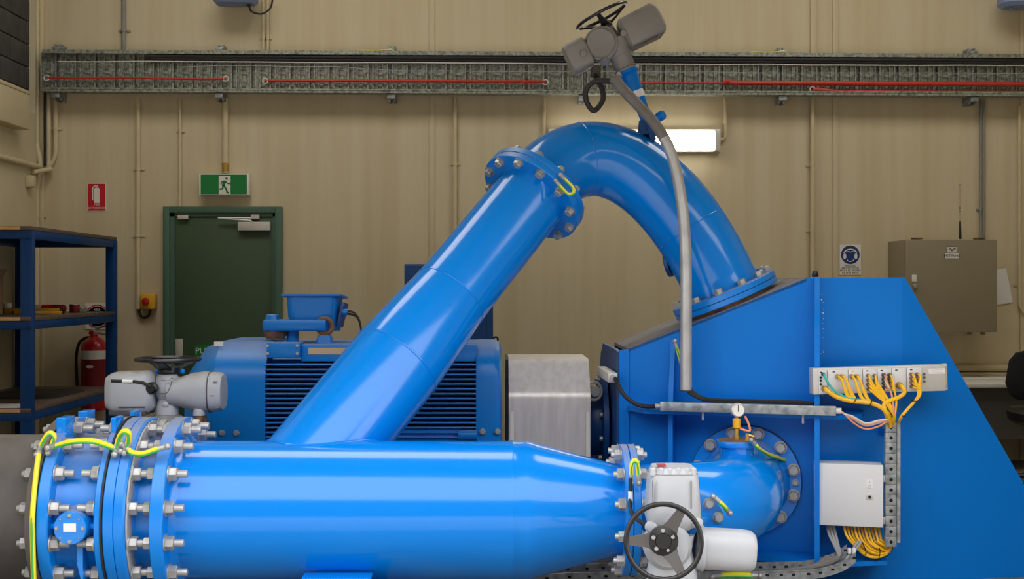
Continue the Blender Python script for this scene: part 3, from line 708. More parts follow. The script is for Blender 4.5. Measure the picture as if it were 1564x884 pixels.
ring_bolts(t, ax(-1.670), (-1, 0, 0), .378, 16, NUT_L, name='stud_nut')
MB().lathe([(.33, -1.642), (.4175, -1.642), (.4175, -1.635), (.33, -1.634)], AX, 64).build('gasket', 'black_rubber', t)
for x in (-1.88, -1.656): MB().bx(x - .018, x + .018, D0 - .2, D0 + .2, 0, Z0 - .36, bev=.003).build('foot', 'blue_paint', t)

# dismantling joint
t = thing('dismantling_joint', 'blue dismantling joint with thick double flange and long tie studs', 'pipe joint', (-1.55, D0, 0))
MB().lathe([(.33, -1.634), (RF6 - .004, -1.634), (RF6, -1.63), (RF6, -1.591), (RF6 - .003, -1.589), (.33, -1.589)], AX, 72).build('flange', 'blue_dusty', t)
MB().lathe([(.33, -1.588), (RF6 - .003, -1.588), (RF6, -1.586), (RF6, -1.55), (RF6 - .008, -1.542), (.34, -1.541)], AX, 72).build('gland_ring', 'blue_dusty', t)
MB().lathe([(.34, -1.541), (.398, -1.541), (.398, -1.534), (.34, -1.533)], AX, 72).build('seal_ring', 'gasket_grey', t)
MB().lathe([(.335, -1.54), (.32, -1.52), (.32, -1.43)], AX, 64).build('sleeve', 'blue_dusty', t)
STUD = MB().lathe([(.0165, 0), (.0165, .1)], seg=14).mesh('tie_stud', 'zinc')
ring_bolts(t, ax(-1.534), (1, 0, 0), .372, 16, STUD, name='tie_stud')
ring_bolts(t, ax(-1.533), (1, 0, 0), .372, 16, bolt_mesh('joint_nut', .05, 0), name='nut')
ring_bolts(t, ax(-1.441), (-1, 0, 0), .372, 16, bolt_mesh('joint_back_nut', .046, 0, False), name='nut')
MB().bx(-1.6, -1.57, D0 - .2, D0 + .2, 0, Z0 - .36, bev=.003).build('foot', 'blue_paint', t)

# main pipe with leaning branch
t = thing('main_pipe', 'large glossy blue main pipe with leaning branch and end reducer', 'pipe', (-.4, D0, 0))
MB().lathe([(.32, -1.44), (RF6 - .003, -1.44), (RF6, -1.437), (RF6, -1.388), (RF6 - .004, -1.384), (.31, -1.3838)], AX, 72).build('flange', 'blue_dusty', t)
ring_bolts(t, ax(-1.3838), (1, 0, 0), .372, 16, NUT_L, name='stud_nut')
MB().lathe([(.335, -1.384), (.308, -1.36), (R6, -1.35), (R6, .06), (R6 + .0025, .064), (R6 + .0025, .07), (R6, .074), (R6, .125), (.303, .145), (.292, .18), (.245, .36), (.214, .48), (.205, .52), (.203, .55)], AX, 96).build('barrel', 'blue_paint', t)
S = ax(-.988); TT = P(815, 296, 6.42); dv = (TT - S).normalized(); LB = (TT - S).length
BX = FR(S, dv)
def bead(r, z): return [(r, z - .006), (r + .0035, z - .003), (r + .0035, z + .003), (r, z + .006)]
pr = [(.2285, .03)] + bead(.2285, LB * .425) + [(.2255, LB * .46), (.209, LB * .58)] + bead(.2, LB * .635) + [(.198, LB * .7), (.196, LB - .06), (.204, LB - .035)]
MB().lathe(pr, BX, 80).build('branch', 'blue_paint', t)
MB().lathe([(.19, LB - .037), (.286, LB - .037), (.29, LB - .033), (.29, LB - .003), (.19, LB - .0015)], BX, 72).build('branch_flange', 'blue_dusty', t)
ring_bolts(t, S + dv * (LB - .037), -dv, .258, 12, HEAD_F, .25)
# weld where the branch meets the barrel
b = MB(); pts = []
xd = BX.to_3x3() @ Vector((1, 0, 0)); yd_ = BX.to_3x3() @ Vector((0, 1, 0))
for k in range(49):
    a = 2 * PI * k / 48; o = S + (xd * math.cos(a) + yd_ * math.sin(a)) * .2285 - Vector((0, 0, 0))
    oy, oz = o.y - D0, o.z - Z0; A = dv.y ** 2 + dv.z ** 2; B = 2 * (oy * dv.y + oz * dv.z); C = oy * oy + oz * oz - R6 * R6
    pts.append(o + dv * ((-B + math.sqrt(max(B * B - 4 * A * C, 0))) / (2 * A)))
MB().tube(pts, .007, 8).build('weld_bead', 'blue_paint', t)
MB().lathe([(.2, .545), (.286, .545), (.29, .549), (.29, .574), (.287, .577), (.2, .5775)], AX, 64).build('reducer_flange', 'blue_dusty', t)
ring_bolts(t, ax(.545), (-1, 0, 0), .2625, 12, NUT_S, name='stud_nut')

# saddle support under the main pipe
t = thing('pipe_support', 'blue steel saddle support under the large main pipe', 'pipe support', P(518, 884, D0))
xa, xb = P(466, 0, 5.2).x, P(570, 0, 5.2).x; zs_ = P(0, 879, 5.16).z
arc = [(.308 * math.cos(a), Z0 + .308 * math.sin(a)) for a in [PI * (1.33 + .34 * k / 16) for k in range(17)]]
b = MB(); b.prism([(-.16, .012), (.16, .012)] + [(x, z) for x, z in reversed(arc)], -.01, .01, FR(((xa + xb) / 2, D0, 0), (1, 0, 0), (0, 1, 0))); b.build('web', 'blue_plate', t)
MB().bx(xa, xb, D0 - .33, D0 + .33, 0, .014, bev=.002).build('base_plate', 'blue_plate', t)
for s in (-1, 1):
    MB().bx(xa, xb, D0 + s * .265 - .05, D0 + s * .265 + .05, .262, .276, bev=.003).build('side_plate', 'blue_plate', t)
    MB().bx(xa + .02, xb - .02, D0 + s * .25 - .008, D0 + s * .25 + .008, .014, .262).build('leg', 'blue_plate', t)

# ---------------------------------------------------------------- suction elbow into the pump casing
TH = math.radians(15); U = Vector((math.cos(TH), -math.sin(TH), 0)); WN = Vector((math.sin(TH), math.cos(TH), 0)); O = Vector((1.28, 6.25, 0))
def web(u, z, w=0.0): return O + U * u + WN * w + Vector((0, 0, z))
t = thing('suction_elbow', 'blue suction elbow running from the reducer flange into pump casing', 'pipe', (.9, D0, 0))
xi = 1.28 - (6.25 - D0) * math.tan(TH); Rb = .5; Tn = Rb * math.tan((PI / 2 - TH) / 2)
pts = [ax(.6125)]
a0 = xi - Tn
for k in range(25):
    a = (PI / 2 - TH) * k / 24
    pts.append(Vector((a0 + Rb * math.sin(a), D0 + Rb * (1 - math.cos(a)), Z0)))
for w_ in (.44, .3, .2, .1, .03): pts.append(Vector((1.28, 6.25, Z0)) - WN * w_)
MB().tube(pts, .203, 64).build('barrel', 'blue_paint', t)
MB().lathe([(.2, .579), (.287, .5795), (.29, .582), (.29, .608), (.286, .612), (.2, .6125)], AX, 64).build('flange', 'blue_dusty', t)
ring_bolts(t, ax(.6125), (1, 0, 0), .2625, 12, NUT_S, name='stud_nut')
MF = FR(Vector((1.28, 6.25, Z0)), -WN, (0, 0, 1))
MB().lathe([(.2, .002), (.278, .002), (.281, .006), (.281, .028), (.278, .032), (.225, .032), (.21, .06), (.204, .085)], MF, 72).build('pump_flange', 'blue_dusty', t)
MB().lathe([(.284, .0), (.284, .003), (.2, .003)], MF, 64).build('gasket', 'black_rubber', t)
ring_bolts(t, MF @ Vector((0, 0, .032)), -WN, .25, 12, HEAD_M, .5)
SM = MF @ Matrix.Translation((.25 * math.cos(-PI / 2 - .0), .25 * math.sin(-PI / 2), .032))
put('screw', HEAD_S, t, SM)
# inspection nozzle on top
nz = P(1125, 672, 5.8); nx = nz.x
NB = FR((nx, 5.8, Z0), (0, 0, 1))
b = MB(); hz = nz.z - Z0; b.lathe([(.082, .1), (.082, hz - .03)], NB, 36); b.build('top_nozzle', 'blue_paint', t)
bl = MB().lathe([(.06, hz - .03), (.094, hz - .029), (.096, hz - .026), (.096, hz - .003), (.094, hz)], NB, 40).build('blind_flange', 'blue_dusty', t)
MB().lathe([(.089, hz), (.089, hz + .002)], NB, 36).build('flange_top', 'rust', bl)
# front nozzle that carries the hand wheel actuator
fc = P(1063, 792, 5.14)
NF = FR((fc.x, 5.14, Z0), (0, -1, 0), (0, 0, 1))
MB().lathe([(.085, -.25), (.085, -.02)], NF, 36).build('front_nozzle', 'blue_paint', t)
MB().lathe([(.06, -.022), (.117, -.022), (.119, -.019), (.119, .005), (.116, .008)], NF, 44).build('front_flange', 'blue_dusty', t)
ring_bolts(t, (fc.x, 5.132, Z0), (0, -1, 0), .094, 8, bolt_mesh('bolt_head_low', .033, 0, True), .25)
MB().bx(1.15, 1.22, 5.95, 6.06, 0, Z0 - .19, bev=.003).build('foot', 'blue_plate', t)

# pressure gauge
t = thing('pressure_gauge', 'small round pressure gauge on a cock above the suction elbow', 'gauge', (nx, 5.8, nz.z))
b = MB(); b.cyl((nx, 5.8, nz.z), (nx, 5.8, nz.z + .07), .011); b.cyl((nx, 5.8, nz.z + .0), (nx, 5.8, nz.z + .02), .016, seg=6); b.cyl((nx, 5.8, nz.z + .1), (nx, 5.8, nz.z + .13), .008); b.build('stem', 'brass', t)
MB().lathe([(.012, .055), (.019, .06), (.019, .1), (.012, .105)], FR((nx, 5.8, nz.z), (0, 0, 1)), 12).build('cock', 'yellow_plastic', t)
gz = P(0, 625.5, 5.8).z; GM = FR((nx + .004, 5.79, gz), (.15, -1, .05), (1, 0, 0))
MB().lathe([(.026, -.02), (.033, -.018), (.033, .006), (.03, .009), (.029, .004)], GM, 32).build('case', 'stainless', t)
MB().lathe([(.029, .003), (.029, .0045)], GM, 32).build('dial', 'sign_white', t)
MB().box((0, .008, .0055), (.003, .032, .001), GM).build('needle', 'ink', t)
b = MB(); b.tube(smooth([(nx + .01, 5.8, nz.z + .058), (nx + .05, 5.79, nz.z + .045), (nx + .062, 5.79, nz.z + .05), (nx + .056, 5.795, nz.z + .08), (nx + .04, 5.8, nz.z + .115)]), .0055, 8); b.build('lever', 'cable_orange', t)
t = thing('vent_cock', 'tiny brass cock on the suction elbow nozzle', 'cock', (nx + .045, 5.78, nz.z))
b = MB(); b.cyl((nx + .045, 5.77, nz.z + .002), (nx + .045, 5.77, nz.z + .035), .012, .009, 8); b.cyl((nx + .045, 5.77, nz.z + .03), (nx + .075, 5.765, nz.z + .02), .007, seg=8); b.build('body', 'brass', t)

# ---------------------------------------------------------------- discharge bend over the top
t = thing('discharge_bend', 'glossy blue pipe bend arching from the leaning pipe to the casing', 'pipe', (.9, 6.6, 1.47))
SLX = .421                                            # the casing top rises towards +X
NU = Vector((-SLX, 0, 1)).normalized()                # its normal
PF = P(1107, 447, 6.55)
PF.z = 1.455
B0 = TT + dv * .037; B3 = PF + NU * .035
B1 = B0 + dv * .61; B2 = B3 + NU * .61
def bz(q):
    return B0 * (1 - q) ** 3 + B1 * 3 * q * (1 - q) ** 2 + B2 * 3 * q * q * (1 - q) + B3 * q ** 3
N = 72
pts = [bz(k / N) for k in range(N + 1)]
MB().tube(pts, .2, 72, radii=[.202 + (.006 if k < 2 or k > N - 2 else 0) for k in range(N + 1)]).build('barrel', 'blue_paint', t)
for q in (.24, .79):
    MB().torus(bz(q), bz(q + .01) - bz(q - .01), 0.2018, .0032, 72, 6).build('weld_bead', 'blue_paint', t)
MB().lathe([(.19, .0005), (.287, .001), (.29, .004), (.29, .033), (.286, .037), (.19, .0372)], FR(TT, dv), 72).build('upper_flange', 'blue_dusty', t)
ring_bolts(t, TT + dv * .0372, dv, .258, 12, HEAD_F, .25)
MB().lathe([(.19, .001), (.287, .001), (.29, .004), (.29, .031), (.286, .035), (.19, .035)], FR(PF, NU), 72).build('lower_flange', 'blue_dusty', t)
ring_bolts(t, PF + NU * .035, NU, .255, 12, HEAD_F)
q = bz(.885); sd = P(1026, 401, 6.62)
b = MB(); dd_ = (sd - q).normalized(); b.cyl(q, q + dd_ * .2, .05, seg=24); b.lathe([(.06, .2), (.075, .201), (.075, .218), (.07, .222)], FR(q, dd_), 28); b.build('drain_stub', 'blue_deep', t)
# earth strap over the flange joint, short ones elsewhere
q1, q2 = P(853, 283, 6.2), P(860, 276, 6.24)
earth_strap('yellow green earth strap looped over the upper pipe flange', [P(853, 281, 6.13), P(861, 290, 6.12), P(868, 296, 6.11), P(875, 295, 6.11), P(876, 288, 6.12), P(868, 279, 6.13), P(861, 272, 6.14)], .0085)
y_ = 5.06
earth_strap('long earth strap hanging down beside the dark inlet flange', [P(52, 900, 5.0), P(50, 830, 4.99), P(50, 780, 4.99), P(56, 715, 5.06), P(60, 690, 5.1)], .011)
earth_strap('small arched earth strap bridging the dark inlet flange joint', [P(61, 684, 5.1), P(66, 673, 5.1), P(74, 662, 5.1), P(80, 662, 5.1), P(83, 668, 5.1), P(78, 681, 5.1)], .0105)
earth_strap('sagging earth strap crossing above the butterfly valve body', [P(83, 681, 5.08), P(110, 674, 5.06), P(140, 673, 5.05), P(160, 678, 5.06), P(175, 684, 5.08)], .011)
earth_strap('small arched earth strap over the double flange of the joint', [P(178, 683, 5.08), P(182, 668, 5.07), P(188, 659, 5.06), P(196, 660, 5.06), P(197, 670, 5.07), P(194, 681, 5.08)], .0115)
earth_strap('sagging earth strap reaching the bolted flange of main pipe', [P(194, 684, 5.08), P(203, 691, 5.07), P(220, 692, 5.06), P(235, 687, 5.06), P(246, 684, 5.06)], .011)
earth_strap('small arched earth strap over the reducer flange joint', [P(964, 728, 5.12), P(964, 712, 5.12), P(967, 704, 5.12), P(972, 704, 5.12), P(974, 712, 5.12), P(975, 728, 5.12)], .0095)
earth_strap('short earth strap on the front nozzle flange', [P(1096, 764, 5.1), P(1103, 770, 5.1), P(1110, 778, 5.12)], .0095)
earth_strap('earth strap from the nozzle to the suction flange bolts', [P(1152, 677, 5.7), P(1160, 685, 5.72), P(1175, 694, 5.9), P(1190, 699, 6.1), P(1199, 703, 6.18)], .009)
earth_strap('short earth strap behind the steel conduit on the casing', [P(1033, 528, 6.22), P(1036, 538, 6.22), P(1039, 549, 6.22)], .0095)

# ---------------------------------------------------------------- actuators
def hand_wheel(parent, c, axis, R, r, dish, spokes, hubr, m_rim='black_plastic', m_sp='black_plastic', phase=.3, sw=.018, up=None):
    M = FR(c, axis, up)
    hw = MB().torus(c, axis, R, r, 56, 10).build('hand_wheel', m_rim, parent)
    for k in range(spokes):
        a = phase + 2 * PI * k / spokes
        b = MB(); rs = []
        for q, wd, th, zz in ((hubr * .6, sw * 1.5, .008, -dish), (R * .5, sw, .006, -dish * .62), (R - r * .3, sw * .62, .005, -.002)):
            ring = []
            for sx, sz in ((-1, -1), (1, -1), (1, 1), (-1, 1)):
                ring.append(M @ (Matrix.Rotation(a, 4, 'Z') @ Vector((q, sx * wd, zz + sz * th))))
            rs.append(ring)
        b.rings(rs); b.build('spoke', m_sp, hw)
    MB().lathe([(hubr * .9, -dish - .02), (hubr, -dish - .012), (hubr, -dish + .012), (hubr * .55, -dish + .02), (hubr * .5, -dish + .026)], M, 28).build('hub', 'black_plastic', hw)
    return hw

# 1: beside the motor, above the dismantling joint
D1 = 5.98; s = D1 / F
t = thing('valve_actuator', 'grey electric valve actuator with flat black hand wheel beside motor', 'actuator', P(256, 650, D1))
h1 = MB().loft([(0, 24 * s, 22 * s, 2.5), (6 * s, 29 * s, 30 * s, 3.5), (13 * s, 32 * s, 33 * s, 4.5), (58 * s, 31 * s, 32 * s, 5), (64 * s, 29 * s, 30 * s, 5), (71 * s, 25 * s, 26 * s, 4)], FR(P(239, 598, D1), (-1, 0, 0), (0, 0, 1))).build('control_housing', 'cast_grey', t)
for y in (590, 606): MB().lathe([(5.5 * s, 0), (5.5 * s, 5 * s), (4 * s, 8 * s)], FR(P(169, y, D1 - .04), (-1, 0, 0)), 14).build('end_plug', 'cast_grey', h1)
MB().bx(P(174, 0, D1).x, P(230, 0, D1).x, D1 - 27 * s, D1 + 27 * s, P(0, 632, D1).z, P(0, 624, D1).z, bev=.006).build('base_cover', 'iron_dark', h1)
MB().box(P(202, 569.5, D1 - .06), (.045, .03, .003)).build('label', 'paper', h1)
MB().tube([P(170, 581.5, D1 - .1), P(205, 582.5, D1 - .105), P(218, 584, D1 - .108), P(230, 590, D1 - .1)], 2.4 * s, 10).build('cable', 'black_rubber', h1)
MB().tube([P(187, 582, D1 - .1015), P(203, 582.6, D1 - .106)], 2.7 * s, 10).build('cable_tag', 'paper', h1)
MB().lathe([(9 * s, 0), (9 * s, 6 * s), (6.5 * s, 8 * s), (6.5 * s, 10 * s)], FR(P(233, 592, D1 - .07), (-.1, -1, -.05)), 22).build('round_plug', 'black_plastic', h1)
MB().loft([(0, 21 * s, 24 * s, 2.2), (16 * s, 23 * s, 25 * s, 2.2), (36 * s, 29 * s, 29 * s, 2.4), (50 * s, 31 * s, 31 * s, 2.6), (76 * s, 29.5 * s, 30 * s, 2.7), (82 * s, 26 * s, 26 * s, 2.7)], FR(P(260, 598, D1), (1, 0, 0), (0, 0, 1))).build('motor_housing', 'cast_grey', t)
mh = FR(P(260, 598, D1), (1, 0, 0), (0, 0, 1))
MB().loft([(62 * s, 31.6 * s, 31.6 * s, 2.6), (63.5 * s, 31.6 * s, 31.6 * s, 2.6)], mh).build('end_cover_seam', 'iron_dark', t)
for yy, xx in ((583, 329), (604, 324), (622, 331)): MB().box(P(xx, yy, D1 - 30 * s), (.022, .006, .006), None, bev=.002).build('cover_lug', 'cast_dim', t)
MB().bx(P(181, 0, D1 - .1).x, P(222, 0, D1 - .1).x, D1 - 33 * s, D1 - 31 * s, P(0, 619, D1).z, P(0, 617.5, D1).z).build('cover_seam', 'iron_dark', h1)
b = MB(); M = FR(P(256, 632, D1), (0, 0, 1)); b.lathe([(17 * s, 0), (17 * s, 10 * s), (14 * s, 22 * s), (20 * s, 34 * s), (18 * s, 55 * s), (13 * s, 62 * s), (12 * s, 66 * s)], M, 36); b.build('gear_body', 'cast_grey', t)
MB().lathe([(4 * s, 0), (4 * s, 2 * s), (2 * s, 3 * s)], FR(P(253, 617, D1 - 16.5 * s), (0, -1, 0)), 16).build('drain_plug', 'cast_light', t)
b = MB(); b.tube(smooth([P(246, 580, D1 - .08), P(258, 581, D1 - .08), P(262, 577, D1 - .08), P(268, 579, D1 - .08)]), .0015, 6); b.tube(smooth([P(243, 600, D1 - .08), P(254, 600, D1 - .08), P(260, 590, D1 - .08), P(263, 578, D1 - .08)]), .0015, 6); b.build('tether_wire', 'iron_dark', t)
for x in (240, 279): MB().ball(P(x, 567, D1 - .02), 4 * s).build('blue_cap', 'blue_plate', t)
b = MB(); b.lathe([(9 * s, 0), (8.5 * s, 8 * s), (3.5 * s, 22 * s), (1 * s, 25 * s)], FR(P(304, 634, D1 - .05), (0, 0, 1)), 18); b.build('cable_gland', 'cast_grey', t)
b = MB(); b.lathe([(5.5 * s, 0), (6.5 * s, 6 * s), (7 * s, 14 * s)], FR(P(304, 647, D1 - .05), (0, 0, 1)), 14); b.cyl(P(312, 660, D1), P(312, 634, D1), 4 * s); b.build('gland_nut', 'copper_brown', t)
b = MB(); q = P(256, 632, D1); b.cyl((q.x, D1, .02), (q.x, D1, q.z), .04, seg=20); b.lathe([(.09, q.z - .05), (.09, q.z - .02), (.055, q.z)], Matrix.Translation((q.x, D1, 0)), 8)
b.bx(q.x - .12, q.x + .12, D1 - .1, D1 + .1, 0, .02); b.build('pedestal', 'zinc', t)
hand_wheel(t, P(257, 548.5, D1), (0, 0, 1), 47 * s, 3.2 * s, 16 * s, 3, 17 * s, phase=.5, sw=.022)

# 2: in front of the suction elbow
D2 = 4.92; s = D2 / F
t = thing('valve_actuator', 'pale grey actuator with black hand wheel before suction elbow', 'actuator', P(1025, 880, D2))
h2 = MB().loft([(0, 26 * s, 26 * s, 3), (8 * s, 38 * s, 34 * s, 3.5), (20 * s, 41 * s, 38 * s, 5), (72 * s, 37.5 * s, 36 * s, 5), (86 * s, 36 * s, 34 * s, 5)], FR(P(1027, 806, D2), (0, 0, 1))).build('control_housing', 'cast_light', t)
MB().loft([(0, 34 * s, 33 * s, 5), (9 * s, 31 * s, 30 * s, 5)], FR(P(1027, 720, D2), (0, 0, 1))).build('lid', 'cast_light', h2)
for x in (997, 1010, 1023, 1036, 1049, 1059): MB().lathe([(5 * s, 0), (4.6 * s, 9 * s), (3 * s, 11 * s)], FR(P(x, 725, D2 - 28 * s), (0, 0, 1)), 14).build('lid_boss', 'cast_light', h2)
MB().bx(P(1004, 0, D2 - .05).x, P(1016, 0, D2 - .05).x, D2 - .07, D2 - .02, P(0, 711, D2 - .05).z, P(0, 709, D2 - .05).z).build('label', 'red_plastic', h2)
M2 = FR(P(1062, 836, D2), (1, 0, -.06), (0, 0, 1))
m2 = MB().loft([(0, 27 * s, 28 * s, 2.4), (6 * s, 31 * s, 31 * s, 2.6), (70 * s, 31.5 * s, 31.5 * s, 2.6), (84 * s, 30 * s, 30 * s, 2.6), (89 * s, 26 * s, 26 * s, 2.6)], M2).build('motor_housing', 'cast_light', t)
MB().loft([(0, 31 * s, 31 * s, 2.6), (9 * s, 34 * s, 34 * s, 2.6), (11 * s, 34 * s, 34 * s, 2.6)], M2).build('motor_flange', 'cast_light', m2)
for k in range(5): MB().box((-20 * s + k * 10 * s, -31.5 * s, 14 * s), (5 * s, .004, 1.6 * s), M2).build('flange_slot', 'iron_dark', m2)
MB().box((14 * s, -31 * s, 34 * s), (1.2 * s, .004, 16 * s), M2).build('scuff', 'iron_dark', m2)
MB().loft([(85.5 * s, 36.3 * s, 34.3 * s, 5), (86.5 * s, 36.3 * s, 34.3 * s, 5)], FR(P(1027, 806, D2), (0, 0, 1))).build('lid_seam', 'cast_dim', h2)
for xx in (997, 1056): MB().box(P(xx, 755, D2 - 37 * s), (.003, .01, .11), None).build('cover_seam', 'cast_dim', h2)
MB().loft([(-62 * s, 40 * s, 34 * s, 2.6), (-30 * s, 37 * s, 34 * s, 2.6), (0, 30 * s, 33 * s, 2.4), (24 * s, 34 * s, 33 * s, 2.6)], FR(P(1026, 838, D2), (0, 0, 1))).build('gear_body', 'cast_light', t)
MB().lathe([(36 * s, -.02), (36 * s, .04), (28 * s, .08), (14 * s, .09), (10 * s, .11)], FR((P(1016, 0, D2).x, D2 - .04, P(0, 828, D2).z), (0, -1, 0), (0, 0, 1)), 36).build('wheel_shaft', 'cast_light', t)
MB().cyl((fc.x, 5.135, Z0), (P(1045, 0, D2).x, D2, P(0, 800, D2).z), .058, seg=28).build('valve_spindle', 'blue_paint', t)
for x, y in ((1062, 797), (993, 804)): MB().lathe([(9 * s, 0), (8 * s, 10 * s), (3 * s, 12 * s)], FR(P(x, y, D2 - 26 * s), (.3, -1, 0)), 16).build('round_plug', 'cast_light', t)
wc = P(1013.5, 827, 4.72)
hand_wheel(t, wc, (-.1, -1, .06), 57 * 4.72 / F, 4 * 4.72 / F, .03, 3, 23 * 4.72 / F, m_sp='iron_dark', phase=PI / 6, sw=.025, up=(0, 0, -1))
for k in range(5):
    a = 1.2 * k + .4; put('screw', SCREW, t, FR(wc + Vector((.04 * math.cos(a), .012, .04 * math.sin(a))), (-.1, -1, .06)))
b = MB(); b.tube(smooth([P(963, 730, 5.09), P(963, 755, 5.09), P(963, 777, 5.08), P(969, 789, 5.05), P(982, 799, 5.0), P(998, 806, 4.95)]), .009, 10); b.build('cable', 'black_rubber', t)
MB().tube([P(963, 750, 5.09), P(963, 765, 5.09)], .0105, 10).build('cable_tag', 'paper', t)

# 3: tilted on top of the bend
D3 = 6.55; s = D3 / F
t = thing('valve_actuator', 'shade-toned grey actuator with hand wheel tilted above the pipe bend', 'actuator', P(985, 190, D3))
an = math.radians(26.5); rr = Vector((math.cos(an), 0, math.sin(an))); aa = Vector((-math.sin(an), 0, math.cos(an)))
h3 = MB().loft([(-28 * s, 20 * s, 22 * s, 3), (-24 * s, 25 * s, 27 * s, 5), (26 * s, 26 * s, 28 * s, 6), (32 * s, 23 * s, 26 * s, 5), (36 * s, 17 * s, 20 * s, 4)], FR(P(976, 44, D3), rr, aa)).build('control_housing', 'cast_dim', t)
MB().box((0, 0, 0), (3 * s, 48 * s, .02), FR(P(987, 67, D3 - 27 * s), (0, -1, 0), aa)).build('cover_edge', 'iron_dark', h3)
MB().box((0, 0, 0), (10 * s, 7 * s, .012), FR(P(1012, 37, D3 - .06), rr, aa)).build('label', 'red_plastic', h3)
MB().loft([(-18 * s, 18 * s, 20 * s, 3), (-14 * s, 23 * s, 24 * s, 5), (12 * s, 24 * s, 25 * s, 5), (18 * s, 22 * s, 23 * s, 4)], FR(P(884, 86, D3), -rr, aa)).build('motor_housing', 'cast_dim', t)
MB().lathe([(27 * s, -.12), (27 * s, .05), (25 * s, .07), (21.5 * s, .075), (21.5 * s, .09), (20 * s, .094)], FR(P(921, 68, D3), (-.22, -1, -.1)), 44).build('gear_body', 'cast_dim', t)
for x, y in ((891, 82), (952, 51)): MB().lathe([(4.5 * s, 0), (4.5 * s, .008)], FR(P(x, y, D3 - 27 * s), (0, -1, 0)), 18).build('screw_cap', 'cast_dim', t)
b = MB(); b.cyl(P(938, 62, D3), P(948, 86, D3), 24 * s, 20 * s, 28); b.build('neck', 'cast_dim', t)
col = FR(P(957, 108, D3), P(947, 84, D3) - P(957, 108, D3))
MB().lathe([(19 * s, 0), (19 * s, 3 * s), (16 * s, 4 * s), (17 * s, 22 * s), (20 * s, 27 * s)], col, 12).build('collar', 'cast_dim', t)
MB().lathe([(8 * s, 0), (7 * s, 14 * s), (4 * s, 18 * s)], FR(P(909, 118, D3 - .05), (.1, 0, 1)), 14).build('cable_gland', 'iron_dark', t)
MB().lathe([(7 * s, 0), (7 * s, 8 * s)], FR(P(924, 90, D3 - .05), (-.2, -.5, -1)), 14).build('drain_plug', 'zinc', t)
MB().lathe([(10 * s, -26 * s), (9 * s, -8 * s), (7 * s, 6 * s)], FR(P(929, 42, D3), aa), 20).build('wheel_neck', 'cast_dim', t)
hand_wheel(t, P(919, 24, D3), aa, 41 * s, 2.6 * s, 16 * s, 3, 9 * s, phase=.25, sw=.016, up=rr)
st = MB(); b0, b1 = P(958, 106, D3), P(991, 192, D3 + .02)
yk = MB().tube([b0, b0.lerp(b1, .05), b0.lerp(b1, .1), b0.lerp(b1, .55), b1], .05, 20, radii=[.062, .062, .045, .036, .03]).build('yoke', 'blue_plate', t)
for sx in (-1, 1): put('screw', HEAD_S, yk, FR(b0 + rr * sx * .05 + Vector((0, -.03, -.01)), (sx * .3, -1, 0)))
MB().tube([b0.lerp(b1, .38), b0.lerp(b1, .5)], .0405, 20).build('label', 'paper', yk)
b = MB(); q = P(990, 190, D3 + .03)
b.cyl(q + Vector((0, 0, -.06)), q + Vector((0, 0, .02)), .06, .05, 20); b.box((0, 0, 0), (.2, .09, .03), FR(P(989, 188, D3), Vector((-.1, 0, .35)).cross(Vector((0, 1, 0))), (1, 0, -.25)))
b.build('bonnet', 'blue_deep', t)
MB().lathe([(.026, 0), (.026, .03), (.022, .036)], FR(P(1006, 179, D3 - .03), (.6, -.7, .3)), 16).build('bonnet_knob', 'blue_plate', t)
MB().cyl(P(985, 187, D3), P(1008, 179, D3 - .03), .016, seg=12).build('bonnet_arm', 'blue_deep', t)

# conduit and looped cable that feed the tilted actuator
t = thing('cable_loop', 'black cable looped below the tilted actuator on the bend', 'cable', P(910, 117, 6.4))
MB().tube(smooth([P(909, 113, 6.5), P(912, 121, 6.45), P(920, 137, 6.42), P(920, 154, 6.41), P(907, 169, 6.40), P(896, 155, 6.39), P(895, 138, 6.38), P(905, 126, 6.37), P(920, 123, 6.36), P(940, 125, 6.34)]), .0145, 12).build('sheath', 'black_rubber', t)
cp = smooth([P(937, 119, 6.34), P(952, 137, 6.33), P(975, 161, 6.32), P(1000, 189, 6.31), P(1018, 218, 6.3), P(1030, 250, 6.29), P(1039, 295, 6.27), P(1045, 345, 6.25), P(1047.5, 400, 6.23), P(1048, 480, 6.2), P(1048, 596, 6.18)], 8)
t = thing('steel_conduit', 'bent steel conduit rising from casing shelf to tilted actuator', 'conduit', cp[-1])
k0 = 30
MB().tube(cp[:k0 + 1], .029, 20, cap=True).build('flexible_sleeve', 'flex_grey', t)
MB().tube(cp[k0:], .0295, 24).build('tube', 'conduit_steel', t)
MB().torus(cp[-1], (0, 0, 1), .027, .005, 24, 8).build('end_ring', 'iron_dark', t)

# ================================================================== PUMP CASING
t = thing('pump_casing', 'big fabricated blue steel pump casing with ribs and sloping top', 'pump', (1.5, 6.6, 0))
WM = FR(O, -WN, (math.cos(TH), -math.sin(TH), 0))          # local x = u, local y = z, local z = towards the camera
UL, UR = -.61, .363
prof = [(UL, 0), (UR, 0), (UR, 1.545), (.305, 1.543), (UL, 1.171)]
MB().prism(prof, -.014, 0, WM).build('front_plate', 'blue_plate', t)
MB().prism([(UL - .045, 0), (UL + .006, 0), (UL + .006, 1.171), (UL - .045, 1.165)], -.03, .012, WM).build('edge_bar', 'blue_plate', t)
def rib(u, pts, th=.024):
    MB().prism(pts, -th / 2, th / 2, FR(web(u, 0), U, -WN)).build('rib', 'blue_plate', t)   # local x = forward, y = z (see below)
M = FR(web(0, 0), U, -WN)
sgn = 1 if (M.to_3x3() @ Vector((0, 1, 0))).z > 0 else -1
rib(-.372, [(0, sgn * .16), (.13, sgn * .16), (.13, sgn * .865), (.09, sgn * 1.0), (.012, sgn * 1.22), (0, sgn * 1.22)])
